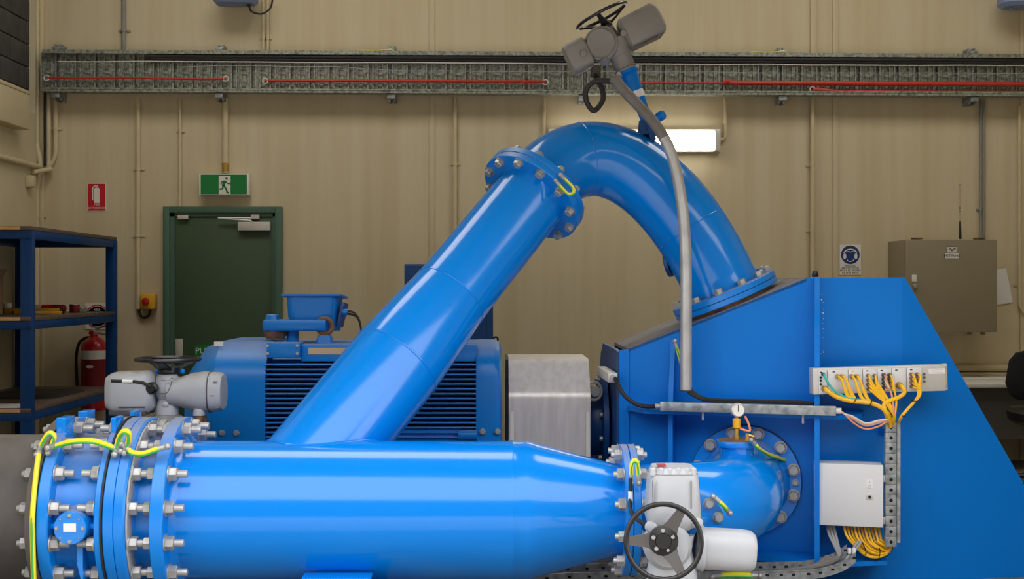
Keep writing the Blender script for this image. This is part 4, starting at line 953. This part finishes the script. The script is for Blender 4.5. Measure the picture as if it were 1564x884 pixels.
rib(UR - .006, [(-.01, 0), (.22, 0), (.22, sgn * .9), (.16, sgn * 1.3), (.1, sgn * 1.36), (.06, sgn * 1.547), (-.01, sgn * 1.547)])
p2a, p2b = Vector((1.63, 6.15, 0)), Vector((2.056, 6.15, 0)); v3 = Vector((.985, .17, 0)).normalized()
MB().bx(1.625, 2.058, 6.15, 6.164, 0, 1.547).build('front_plate', 'blue_plate', t)
P3 = FR(p2b, v3.cross(Vector((0, 0, 1))), v3)               # local x along the wing, y = z
MB().prism([(-.004, 0), (.974, 0), (.012, 1.549), (-.004, 1.549)], -.014, 0, P3).build('wing_plate', 'blue_plate', t)
# horizontal shelves
def shelf(name, z, uw, rw, m='blue_plate', th=.022):
    pts = [web(u, 0, w_) for u, w_ in uw] + [Vector((x, y, 0)) for x, y in rw]
    MB().rings([[Vector((p.x, p.y, zz)) for p in pts] for zz in (z - th, z)]).build(name, m, t)
shelf('upper_shelf', .872, [(UL, .0), (UL, -.03), (-.5, -.17), (.30, -.2)], [(1.66, 5.93), (1.80, 5.98), (1.86, 6.155), (1.63, 6.155)])
shelf('lower_shelf', .151, [(UL, .0), (UL, -.1), (-.2, -.14), (.30, -.2)], [(1.66, 5.93), (1.92, 5.97), (1.95, 6.155), (1.63, 6.155)])
# top, back, end
DEPTH = .78
ta, tb = web(UL, 1.171), web(.305, 1.543)
bl_, br_ = web(UL, 0, DEPTH), web(.305, 0, DEPTH); zx = lambda x: 1.171 + SLX * (x - ta.x)
bl_ = Vector((ta.x, bl_.y, 1.171)); br_ = Vector((tb.x, br_.y, tb.z))
MB().rings([[p_ + Vector((0, 0, h)) for p_ in (ta, tb, br_, bl_)] for h in (-.016, .002)]).build('sloping_top', 'dusty_top', t)
c2, c3, c4 = web(.305, 1.545), Vector((2.05, 6.15, 1.545)), Vector((2.06, br_.y - .05, 1.545))
MB().rings([[Vector((p.x, p.y, p.z + h)) for p in (c2, c3, c4, Vector((br_.x, br_.y, 1.545)))] for h in (-.016, .001)]).build('flat_top', 'blue_plate', t)
MB().rings([[Vector((x, y + h, z)) for x, y, z in ((ta.x, bl_.y, 0), (2.07, br_.y - .05, 0), (2.07, br_.y - .05, 1.535), (br_.x, br_.y, 1.535), (ta.x, bl_.y, 1.16))] for h in (-.014, 0)]).build('back_plate', 'blue_plate', t)
ex = web(UL - .04, 0)
EP = FR((ex.x - .02, ex.y, 0), (1, 0, 0), (0, 1, 0))        # local x = depth, y = z
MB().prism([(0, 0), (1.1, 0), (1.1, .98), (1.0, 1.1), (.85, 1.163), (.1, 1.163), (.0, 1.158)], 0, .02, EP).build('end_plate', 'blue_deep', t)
MB().bx(2.06, 2.075, 6.17, 6.9, 0, 1.53).build('right_plate', 'blue_plate', t)
MB().lathe([(.25, -.03), (.286, -.03), (.289, -.026), (.289, -.001)], FR(PF, NU), 64).build('discharge_flange', 'blue_dusty', t)
MB().lathe([(.25, -.1), (.25, -.03)], FR(PF, NU), 56).build('discharge_neck', 'rust', t)
for x, zz in ((1248, 421), (0, 0))[:1]:
    MB().lathe([(.015, 0), (.018, .012), (.012, .03), (.004, .034)], FR(P(1245, 423, 6.3), (0, 0, 1)), 14).build('lifting_plug', 'black_plastic', t)
# weld spots down the rib
b = MB()
for k in range(26): b.ball(web(UR + .02 + random.uniform(-.005, .006), random.uniform(.95, 1.53), -.002), random.choice((.0012, .0016, .002, .004)), seg=6)
b.build('weld_spatter', 'sign_white', t)['kind'] = 'stuff'

# bearing housing between coupling guard and casing
SY, SZ = 7.0, .72
t = thing('bearing_housing', 'dark blue round bearing housing between coupling guard and casing', 'bearing housing', (.55, SY, 0))
HB = FR((.5, SY, SZ), (1, 0, 0), (0, 0, 1))
MB().lathe([(.06, -.06), (.06, .0), (.2, .005), (.21, .02), (.21, .085)], HB, 40).build('housing', 'blue_deep', t)
MB().lathe([(.29, .086), (.3, .09), (.3, .118), (.29, .12)], HB, 44).build('flange', 'blue_deep', t)
ring_bolts(t, (.585, SY, SZ), (-1, 0, 0), .255, 12, HEAD_S)
MB().bx(.52, .6, SY - .12, SY + .12, 0, SZ - .17).build('foot', 'blue_deep', t)
t = thing('sensor_box', 'narrow metal sensor junction box beside the casing end', 'junction box', P(930, 580, 6.6))
qa, qb = P(919, 566, 6.75), P(936, 577, 6.33)
BM = FR((qa + qb) / 2, qb - qa, (0, 0, 1)); ln = (qb - qa).length
MB().box((0, 0, 0), (.05, .05, ln), BM, bev=.004).build('box', 'panel_silver', t)
MB().cyl(qb, qb + (qb - qa).normalized() * .03, .017, seg=12).build('gland', 'zinc', t)
b = MB(); b.torus(P(907, 597, 6.72), (.5, -1, 0), .05, .008, 26, 8); b.lathe([(.03, 0), (.03, .02)], FR(P(907, 597, 6.72), (.5, -1, 0)), 18); b.build('sensor', 'panel_silver', t)
tag(MB().tube(smooth([qb + Vector((.01, -.03, 0)), P(945, 590, 6.25), P(955, 605, 6.22), P(972, 617, 6.2), P(988, 620.5, 6.18), P(1006, 620, 6.14)]), .0115, 10).build('sensor_cable', 'black_rubber'), 'black cable drooping from the sensor box to galvanised strut', 'cable')

# galvanised strut on the upper shelf, cables behind it
sa, sb = P(1009, 618.5, 6.13), P(1277, 627, 5.9); sa.z = sb.z = .8965
t = thing('strut_channel', 'galvanised steel strut channel lying on the upper casing shelf', 'channel', sa)
sm = FR((sa + sb) / 2, sb - sa, (0, 0, 1)); ln = (sb - sa).length
MB().box((0, 0, 0), (.046, .04, ln), sm, bev=.003).build('channel', 'galvanised', t)
for q, d in ((sa, sa - sb), (sb, sb - sa)): MB().cyl(q, q + d.normalized() * .025, .015, seg=14).build('end_gland', 'cable_white' if q is sb else 'zinc', t)
for u in (.25, .82):
    q = sa.lerp(sb, u); MB().cyl((q.x, q.y + .01, .872), (q.x, q.y + .01, .83), .006, seg=8).build('fixing_bolt', 'zinc', t)
t = thing('shelf_cables', 'black cables running from steel conduit along the casing shelf', 'cable', P(1050, 596, 6.18))
for k in range(2):
    MB().tube(smooth([P(1046 + k * 5, 588, 6.18), P(1052 + k * 6, 598, 6.17), P(1066 + k * 4, 607 - k, 6.16), P(1090, 612.5 - k * 2, 6.14), P(1150, 614 - k * 2, 6.1), P(1220, 616 - k * 2, 6.04), P(1243, 616, 6.0)]), .009, 8).build('cable', 'black_rubber', t)

# ---------------------------------------------------------------- interface module on the casing
ID = 5.93
t = thing('interface_module', 'silver interface module with many round connectors on blue casing', 'control module', P(1347, 580, ID))
ma, mb_ = P(1242, 582.5, ID), P(1453, 576.5, ID + .02)
IM = FR((ma + mb_) / 2, (mb_ - ma).cross(Vector((0, 0, 1))), mb_ - ma); hw = (mb_ - ma).length / 2; hh = 20 * ID / F
if (IM.to_3x3() @ Vector((0, 1, 0))).z < 0: IM = IM @ Matrix.Rotation(PI, 4, 'Z')
s = ID / F
def I(px, py, dz=0.0):
    """point on the module front from photo pixels"""
    return IM @ Vector(((px - 1347.5) * s, -(py - 579.5 + (px - 1347.5) * .028) * s, dz))
MB().box((-.014, 0, -.035), (hw * 2 - .028, hh * 2, .07), IM, bev=.003).build('case', 'panel_silver', t)
for sx in (1,):
    e = MB().box((sx * (hw - .012), 0, -.06), (.03, hh * 2 + .004, .012), IM, bev=.003).build('end_bracket', 'panel_silver', t)
    for sy in (-1, 1): put('screw', SCREW, e, IM @ Matrix.Translation((sx * (hw - .01), sy * hh * .75, -.054)))
    for xx in (.2, .6): MB().box((hw * xx, 0, -.14), (.05, .06, .16), IM).build('stand_off', 'panel_silver', t)
xs = [1248, 1262, 1294.5, 1316.5, 1339, 1361.5, 1384, 1408]
for k, (a, c) in enumerate(zip(xs, xs[1:])):
    p = I((a + c) / 2, 580); ww = (c - a) * s - .004
    cd_ = MB().box(((a + c) / 2 * s - 1347.5 * s, -.004, .004), (ww, hh * 1.8, .008), IM, bev=.001).build('card', 'box_white', t)
    MB().box(((a + c) / 2 * s - 1347.5 * s - ww * .2, hh * .7, .0086), (.012, .005, .001), IM).build('print', 'ink' if k != 2 else 'yellow_plastic', cd_)
MB().box(((1432 - 1347.5) * s, hh * .52, .001), (25 * s, 8 * s, .002), IM).build('paper_label', 'paper', t)
for k in range(3): MB().box(((1432 - 1347.5) * s, hh * (.42 + .1 * k), .0022), (18 * s, .0012, .0006), IM).build('print', 'cable_grey', t)
def conn(px, py, r, m, d=.02):
    q = I(px, py, .008)
    b = MB(); b.lathe([(r, 0), (r, d * .6), (r * .8, d)], FR(q, IM.to_3x3() @ Vector((0, 0, 1))), 12); b.build('connector', m, t)
for y in (576, 581, 586.5): conn(1251.5, y, .006, 'black_plastic', .006)
conn(1255, 571, .009, 'iron_dark'); conn(1256, 593, .015, 'brass', .03)
for x in (1277, 1284, 1299, 1306.5): conn(x, 574, .0105, 'brass', .022)
for x in (1324, 1334):
    for k in range(4): conn(x, 573 + k * 7, .0085, 'copper_brown')
for x in (1348, 1357):
    for k in range(4): conn(x, 572 + k * 6.5, .0095, 'iron_dark')
conn(1371.5, 588, .017, 'brass', .03)
for x in (1391, 1400):
    for k in range(4): conn(x, 571 + k * 6.3, .009, 'copper_brown')
for y in (571, 576, 582): conn(1411.5, y, .006, 'iron_dark', .004)
# cables into the slotted duct
cab_n = 0
def ycable(pts, r, m, label, group, name='signal_cable'):
    return tag(MB().tube(smooth(pts, 6), r, 8).build(name, m), label, 'cable', group)
def C(px, py, D=5.88): return P(px, py, D)
YG = 'yellow cables of the interface module'; YL = 'thin yellow signal cable dropping from interface module into slotted duct'
tops = {'a': [(1277, 575), (1284, 575)], 'b': [(1299, 576), (1307, 576)]}
ycable([I(1256, 593, .035), C(1264, 597), C(1278, 606), C(1300, 612), C(1328, 615), C(1346, 622), C(1357, 634), C(1359, 652, 5.93)], .011, 'cable_yellow', 'thick yellow cable from first module connector sweeping to duct', None)
ycable([I(1255, 571, .03), C(1262, 580), C(1272, 594), C(1288, 605), C(1306, 609.5), C(1330, 614), C(1348, 624), C(1358, 650, 5.93)], .006, 'cable_teal', 'teal cable curving down from the interface module', None)
for k, x in enumerate((1277, 1284)):
    YL = 'thin yellow signal cable from the card next to the teal cable'; YG = 'cables of the first yellow card'
    for j in range(2):
        ycable([I(x, 574, .03), C(x + 9, 580 + j), C(x + 12 + j * 2, 592), C(x + 18 + j * 3, 606), C(1312, 612 + k), C(1334, 617 + j), C(1350, 628), C(1357 + j * 2, 652, 5.93)], .0055, 'cable_yellow', YL, YG)
for k, x in enumerate((1299, 1306.5)):
    YL = 'thin yellow signal cable from the card with a yellow stripe'; YG = 'cables of the yellow striped card'
    for j in range(2):
        ycable([I(x, 574, .03), C(x + 8, 582 + j), C(x + 12 + j * 2, 597), C(x + 19 + j * 2, 610), C(1340, 618 + k), C(1352, 629 + j), C(1358 + j, 652, 5.93)], .0055, 'cable_yellow', YL, YG)
YL = 'thin yellow signal cable from the card with two brown connector columns'; YG = 'cables of the brown connector card'
for k in range(4):
    ycable([I(1324, 573 + k * 7, .03), C(1330, 581 + k * 5), C(1341, 597 + k * 3), C(1352, 612 + k), C(1360, 628), C(1361 + k, 652, 5.93)], .005, 'cable_yellow', YL, YG)
    ycable([I(1334, 573 + k * 7, .03), C(1339, 582 + k * 4), C(1348, 596 + k * 3), C(1357, 612), C(1362 + k * .6, 632), C(1362, 652, 5.93)], .005, 'cable_yellow', YL, YG)
YL = 'thin yellow signal cable among the orange and white leads'; YG = 'yellow cables of the dark connector card'
for k in range(4):
    ycable([I(1348, 572 + k * 6.5, .03), C(1354, 580 + k * 5), C(1360, 597), C(1364, 614), C(1366 - k, 632), C(1364, 652, 5.93)], .0045, ('cable_orange', 'cable_white', 'cable_grey', 'cable_orange')[k],
           ('upper orange lead', 'white lead', 'grey lead', 'lower orange lead')[k] + ' hanging from the middle connector card', None)
    ycable([I(1357, 572 + k * 6.5, .03), C(1364, 582 + k * 4), C(1367, 600), C(1369, 615), C(1367, 634), C(1365, 652, 5.93)], .0045, 'cable_yellow', YL, YG)
ycable([I(1371.5, 588, .03), C(1380, 593), C(1381, 600), C(1372, 607), C(1358, 612), C(1350, 618), C(1354, 630), C(1360, 652, 5.92)], .01, 'cable_yellow', 'thick yellow cable looping from the blank module card', None)
YL = 'thin yellow signal cable sweeping down from the card by the paper label'; YG = 'cables of the card by the label'
for k in range(4):
    for x in (1391, 1400):
        ycable([I(x, 571 + k * 6.3, .03), C(x + 6, 577 + k * 5), C(1402 + k * 1.2, 592 + k), C(1402 + k, 604), C(1396 + k * .6, 613), C(1384 + k * .6, 626), C(1375 + k * .5, 638), C(1371, 652, 5.97)], .005, 'cable_yellow', YL, YG)
for k, (dy, m, lb) in enumerate(((0, 'cable_orange', 'lower orange wire sagging from the strut end to duct'), (-7, 'cable_orange', 'upper orange wire sagging from the strut end to duct'), (-9, 'cable_white', 'white wire sagging from the strut end to duct'), (-5, 'cable_grey', 'grey wire sagging from the strut end to duct'))):
    ycable([P(1279, 625, 5.9), C(1290, 632), C(1303, 645 + dy), C(1322, 655 + dy), C(1342, 651 + dy), C(1355, 644 + dy * .3), C(1359, 652, 5.93)], .0045, m, lb, None)
for (x, y, a, r) in ((1305, 611, 1.4, .017), (1329, 615, 1.2, .02), (1358, 630, .2, .03), (1397, 612, -.6, .018), (1379, 635, -.6, .016)):
    tag(MB().torus(C(x, y, 5.88), (math.cos(a - .8), 0, -math.sin(a - .8)), r * .8, .0025, 20, 6).build('cable_tie', 'black_plastic'), 'small black cable tie around the yellow cable bundle', 'cable tie', 'cable ties on the yellow cables')

# slotted duct
t = thing('slotted_duct', 'upright galvanised slotted cable duct between module and white box', 'cable duct', P(1361, 836, 5.95))
dx0, dx1 = P(1352.5, 0, 5.92).x, P(1369.5, 0, 5.92).x; n = 12
for k in range(n):
    z1 = P(0, 645 + k * 190.5 / n, 5.92).z; z0 = P(0, 645 + (k + 1) * 190.5 / n, 5.92).z
    seg = MB().bx(dx0, dx1, 5.92, 5.932, z0 + .0012, z1, bev=.0012).build('face_segment', 'galvanised', t)
    MB().lathe([(.0085, 0), (.0085, .0015)], FR(((dx0 + dx1) / 2, 5.9202, (z0 + z1) / 2), (0, -1, 0)), 14).build('slot', 'dark_hole', seg)
za, zb_ = P(0, 645, 5.92).z, P(0, 829, 5.92).z
b = MB(); b.bx(dx0, dx1 + .02, 5.933, 5.945, zb_, za, bev=.002); b.bx(dx1 + .004, dx1 + .02, 5.925, 5.933, zb_, za); b.build('channel', 'galvanised', t)
for zz in (zb_ + .07, za - .07): MB().bx(dx1 - .012, dx1 + .008, 5.945, 6.149, zz - .02, zz + .02).build('bracket', 'blue_plate', t)

# white control box
t = thing('control_box', 'small white steel control box mounted on the blue casing', 'control box', P(1296, 804, 5.95))
bc = P(1296, 756, 5.93); th2 = math.radians(13); bu = Vector((math.cos(th2), -math.sin(th2), 0)); bn = Vector((-math.sin(th2), -math.cos(th2), 0))
KM = FR(bc, bn, bu); hw, hh = 49.5 * 5.93 / F / math.cos(th2), 47.5 * 5.93 / F
MB().box((0, 0, -.075), (hw * 2 - .004, hh * 2 - .004, .12), KM, bev=.004).build('body', 'box_white', t)
dr_ = MB().box((0, 0, -.007), (hw * 2, hh * 2, .015), KM, bev=.004).build('door', 'box_white', t)
k_ = 5.93 / F
MB().box((31 * k_, 19 * k_, .001), (10 * k_, 14 * k_, .002), KM).build('label', 'paper', dr_)
b = MB(); b.box((31 * k_, 21 * k_, .0022), (.002, .012, .0006), KM); b.box((31 * k_, 15.5 * k_, .0022), (.016, .002, .0006), KM); b.box((31 * k_, 12.5 * k_, .0022), (.016, .0012, .0006), KM); b.build('label_print', 'cable_grey', dr_)
MB().box((31 * k_, -1.5 * k_, .001), (11 * k_, 10 * k_, .003), KM, bev=.001).build('lock_plate', 'panel_silver', dr_)
MB().lathe([(.008, 0), (.008, .004), (.004, .005)], KM @ Matrix.Translation((31 * k_, -1.5 * k_, .002)), 14).build('lock', 'black_plastic', dr_)
for sy in (.55, -.8): MB().box((hw + .004, hh * sy, -.03), (.014, .034, .03), KM, bev=.002).build('hinge', 'zinc', t)
MB().box((0, hh * .6, -.16), (hw * 1.4, .03, .06), KM).build('mounting_rail', 'galvanised', t); MB().box((0, -hh * .6, -.16), (hw * 1.4, .03, .06), KM).build('mounting_rail', 'galvanised', t)
# yellow loops under the box
for k in range(11):
    x0 = 1289 + k * 5.2; dep = 5.98 + .012 * (k % 3)
    sag = 852 - k * 2.1 + (k % 2)
    ycable([P(x0, 800, dep + .03), P(x0 + 1.5, 809, dep), P(x0 + 7 - k * .2, 822 + k * .3, dep - .02), P(1318 + k * 2.6, sag - 7, dep - .03), P(1336 + k * 1.6, sag - 1, dep - .03), P(1353 + k * .4, 846 - k * .9, dep - .02), P(1361 + k * .3, 834, 5.95), P(1361, 822, 5.955)], .0062, 'cable_yellow',
           'yellow cable looping from white box bottom up into the duct', 'yellow cables under the white control box')
for k, (x, y, a) in enumerate(((1318, 836, .3), (1340, 846, -.2), (1356, 842, -.7))):
    tag(MB().torus(P(x, y, 5.95), (math.cos(a), 0, math.sin(a)), .034, .0025, 22, 6).build('cable_tie', 'black_plastic'), 'black cable tie around yellow loops under the white box', 'cable tie', 'cable ties under the white box')
for k in range(3):
    ycable([P(1264 + k * 4, 801, 6.02), P(1266 + k * 5, 815, 6.0), P(1274 + k * 3, 832, 5.97), P(1280 + k, 848, 5.93), P(1270 - k * 4, 858, 5.9), P(1250 - k * 4, 866, 5.88), P(1220 - k * 4, 871, 5.86)], .0075, 'cable_grey',
           'grey cable dropping from white box into floor cable tray', 'grey cables under the white control box')
for k in range(2):
    t = thing('tail_cable', 'grey tail cable with white clip lying in floor cable tray', 'cable', P(1305 + k * 4, 835, 5.9), 'clipped tail cables')
    MB().tube(smooth([P(1311 + k * 5, 826, 5.93), P(1300 + k * 5, 842, 5.9), P(1288 + k * 5, 858, 5.88), P(1262 + k * 5, 868, 5.86)]), .006, 8).build('sheath', 'cable_grey', t)
    MB().box(P(1297 + k * 7, 841, 5.89), (.016, .02, .028), None, bev=.003).build('clip', 'paper', t)

# perforated cable tray near the floor, turned up at its end
t = thing('floor_cable_tray', 'perforated galvanised cable tray curving up near the floor', 'cable tray', P(1100, 880, 5.86))
FD = 5.80
path = [P(600, 893, FD + .25), P(900, 881, FD + .1), P(1040, 879.5, FD), P(1160, 879, FD), P(1235, 877, FD), P(1265, 872, FD), P(1290, 863, FD), P(1307, 851, FD)]
sp = smooth(path, 8)
def ribbon(pts, dy, y2, z0, z1):
    return MB().rings([[q + Vector((0, dy, z0)), q + Vector((0, y2, z0)), q + Vector((0, y2, z1)), q + Vector((0, dy, z1))] for q in pts])
ribbon(sp, 0, .004, -.024, .022).build('near_side', 'galvanised', t)
ribbon(sp, .15, .154, -.024, .03).build('far_side', 'galvanised', t)
ribbon(sp, .004, .15, -.024, -.02).build('tray_bed', 'galvanised', t)
ribbon(sp, -.006, .004, .019, .024).build('near_lip', 'galvanised', t)
hole = MB().box((0, 0, 0), (.016, .003, .011), None, bev=.001).mesh('slot', 'dark_hole')
acc = 0.0
for a, c in zip(sp, sp[1:]):
    acc += (c - a).length
    if acc > .055:
        acc = 0.0
        for dy in (-.0005, .1495): put('slot', hole, t, FR(c + Vector((0, dy, .002 if dy < .1 else .006)), (0, 0, 1), c - a))
for x in (-.3, .6, 1.3): MB().bx(x - .03, x + .03, 5.86, 5.96, 0, .08).build('tray_foot', 'galvanised', t)
for k in range(3):
    tag(MB().tube(smooth([P(900, 876 - k, 5.95), P(1060, 873 + k, 5.86), P(1180, 873 + k * .6, 5.86), P(1240 + k * 6, 865 - k, 5.87), P(1264 + k * 8, 850 + k, 5.9)]), .012 + .002 * k, 10).build('flexible_duct', 'flex_grey'), 'grey flexible cable duct lying in the floor cable tray', 'cable', 'flexible ducts in the floor cable tray')
earth_strap('green earth lead lying on the floor tray below actuator', [P(1098, 879, 5.72), P(1120, 877, 5.71), P(1150, 878, 5.72)], .012)

# ================================================================== MOTOR
t = thing('electric_motor', 'long blue electric motor with cooling fins behind leaning pipe', 'motor', (-.8, SY, 0))
def mx(px, D=6.5): return (px - CX) * D / F
def xprism(name, poly, x0, x1, m, parent=t):
    return MB().prism(poly, 0, x1 - x0, FR((x0, 0, 0), (1, 0, 0), (0, 1, 0))).build(name, m, parent)
core = [(6.63, .40), (7.37, .40), (7.37, 1.08), (7.25, 1.185), (6.75, 1.185), (6.63, 1.08)]
xprism('frame', core, mx(408), mx(728), 'blue_motor')
def rnd(poly, r, n=5):
    out = []
    m_ = len(poly)
    for i in range(m_):
        a, b_, c_ = [Vector(poly[(i + k) % m_]) for k in (-1, 0, 1)]
        d1, d2 = (a - b_), (c_ - b_); q = min(r, d1.length * .45, d2.length * .45)
        p0, p1 = b_ + d1.normalized() * q, b_ + d2.normalized() * q
        for k in range(n + 1):
            u = k / n; v = p0 * (1 - u) ** 2 + b_ * 2 * u * (1 - u) + p1 * u * u; out.append((v.x, v.y))
    return out
shr = rnd([(6.50, .40), (7.5, .40), (7.5, 1.08), (7.33, 1.2), (6.67, 1.2), (6.50, 1.08)], .1)
shd = xprism('fan_shroud', shr, mx(326), mx(405), 'blue_motor')
b = MB(); sc = lambda f, g: [(SY + (y - SY) * f, .4 + (z - .4) * g) for y, z in shr]
b.rings([[Vector((x, y, z)) for y, z in sc(f, g)] for x, f, g in ((mx(326), 1, 1), (mx(300), .93, .96), (mx(272), .74, .8))]); b.build('fan_cowl', 'blue_motor', t)
for px_, py_ in ((339, 661), (361, 661)): put('screw', HEAD_S, shd, FR(P(px_, py_, 6.5), (0, -1, 0)))
MB().box(P(334, 525, 6.62), (.05, .004, .025), None).build('sticker', 'paper', shd)
fin = MB().bx(0, mx(727) - mx(404), 6.5, 6.66, -.0035, .0035, bev=.002).mesh('fin', 'blue_motor')
for k in range(16): put('fin', fin, t, Matrix.Translation((mx(404), 0, P(0, 557 + k * 7.4, 6.5).z)))
MB().bx(mx(406), mx(457), 6.52, 6.66, P(0, 546, 6.55).z, P(0, 523, 6.55).z, bev=.004).build('cover_plate', 'blue_motor', t)
for px_ in (409, 454):
    for py_ in (528, 540): put('screw', SCREW, t, FR(P(px_, py_, 6.52), (0, -1, 0)))
MB().bx(mx(457), mx(728), 6.56, 6.66, P(0, 552, 6.56).z, P(0, 526, 6.56).z, bev=.006).build('top_band', 'blue_motor', t)
MB().bx(mx(471, 6.56), mx(545, 6.56), 6.556, 6.56, P(0, 541, 6.56).z, P(0, 531, 6.56).z).build('nameplate', 'nameplate', t)
b = MB(); M = FR((mx(727), SY, .80), (1, 0, 0), (0, 1, 0))
b.loft([(0, .49, .39, 5), (.1, .49, .39, 5), (.125, .475, .375, 5), (.14, .44, .34, 4.5)], M, 44); b.build('end_shield', 'blue_motor', t)
put('screw', HEAD_S, t, FR(P(760, 659, 6.505), (0, -1, 0))); put('screw', HEAD_S, t, FR(P(737, 659, 6.505), (0, -1, 0)))
MB().bx(mx(600), mx(705), 6.52, 6.66, P(0, 680, 6.52).z, P(0, 654, 6.52).z, bev=.005).build('terminal_strip', 'blue_motor', t)
MB().cyl(P(700, 664, 6.52), P(728, 664, 6.52), .03, seg=16).build('grease_pipe', 'blue_motor', t)
for x in (-1.25, -.25): MB().bx(x - .16, x + .16, 6.5, 7.5, 0, .41, bev=.006).build('foot', 'blue_motor', t)
b = MB(); b.torus(P(496, 498, 6.78), (.15, 1, 0), .043, .013, 30, 10); b.build('lifting_eye', 'rust', t)
MB().loft([(0, .05, .04, 5), (.05, .036, .03, 5)], Matrix.Translation((mx(496, 6.78), 6.78, 1.18))).build('eye_base', 'blue_motor', t)
# conduit arm and neck
MB().lathe([(.034, 0), (.034, .09)], Matrix.Translation((mx(447, 6.85), 6.85, 1.17)), 20).build('neck', 'blue_motor', t)
za = P(0, 505, 6.8).z
arm = MB().bx(mx(403, 6.8), mx(500, 6.8), 6.75, 6.93, za, za + .062, bev=.012).build('cable_arm', 'blue_motor', t)
MB().lathe([(.05, -.045), (.066, -.02), (.066, .02)], Matrix.Translation((mx(421, 6.83), 6.83, za)), 26).build('drum', 'rust', arm)
MB().lathe([(.042, 0), (.036, .025), (.03, .03)], Matrix.Translation((mx(416, 6.83), 6.83, za + .062)), 8).build('drum_cap', 'blue_motor', arm)
TBM = FR(P(481, 485, 6.95), (0, 0, 1)) @ Matrix.Rotation(-.06, 4, 'X')
tb_ = MB().loft([(-.075, .11, .1, 8, .03), (-.0, .14, .12, 8), (.115, .148, .13, 8)], TBM, 28).build('terminal_box', 'blue_motor', t)
MB().box((0, 0, .122), (.34, .3, .014), TBM, bev=.003).build('lid', 'blue_motor', tb_)
MB().box((.155, -.03, .05), (.014, .2, .14), TBM @ Matrix.Rotation(.22, 4, 'Y'), bev=.002).build('hinged_flap', 'blue_deep', tb_)
MB().cyl(P(523, 476, 6.84), P(531, 477, 6.84), .018, seg=12).build('gland', 'blue_motor', tb_)
for k in range(2): MB().tube(smooth([P(531, 475 + k * 4, 6.84), P(540, 477 + k * 4, 6.82), P(547, 485 + k * 2, 6.8), P(551, 500, 6.8), P(553, 528, 6.8)]), .006, 8).build('cable', 'black_rubber', tb_)

# coupling guard
t = thing('coupling_guard', 'folded stainless steel coupling guard between motor and pump casing', 'guard', (.28, SY, 0))
gx0, gx1 = P(777, 0, 6.6).x, P(902, 0, 6.6).x
poly = [(6.6, .06), (7.4, .06), (7.4, .915), (7.25, 1.098), (6.75, 1.098), (6.6, .915)]
MB().prism(rnd(poly, .03), 0, gx1 - gx0, FR((gx0, 0, 0), (1, 0, 0), (0, 1, 0))).build('hood', 'stainless', t)
MB().prism([(6.61, .06), (7.39, .06), (7.39, .92), (7.25, 1.095), (6.76, 1.095), (6.61, .92)], 0, .012, FR((gx0 - .014, 0, 0), (1, 0, 0), (0, 1, 0))).build('end_plate', 'black_plastic', t)
for x in (gx0 + .016, gx1 - .014): MB().bx(x - .012, x + .012, 6.592, 6.602, .06, P(0, 628, 6.6).z, bev=.004).build('edge_trim', 'cable_white', t)
MB().bx(gx0 - .03, gx1 + .03, 6.65, 7.35, 0, .06).build('foot', 'iron_dark', t)
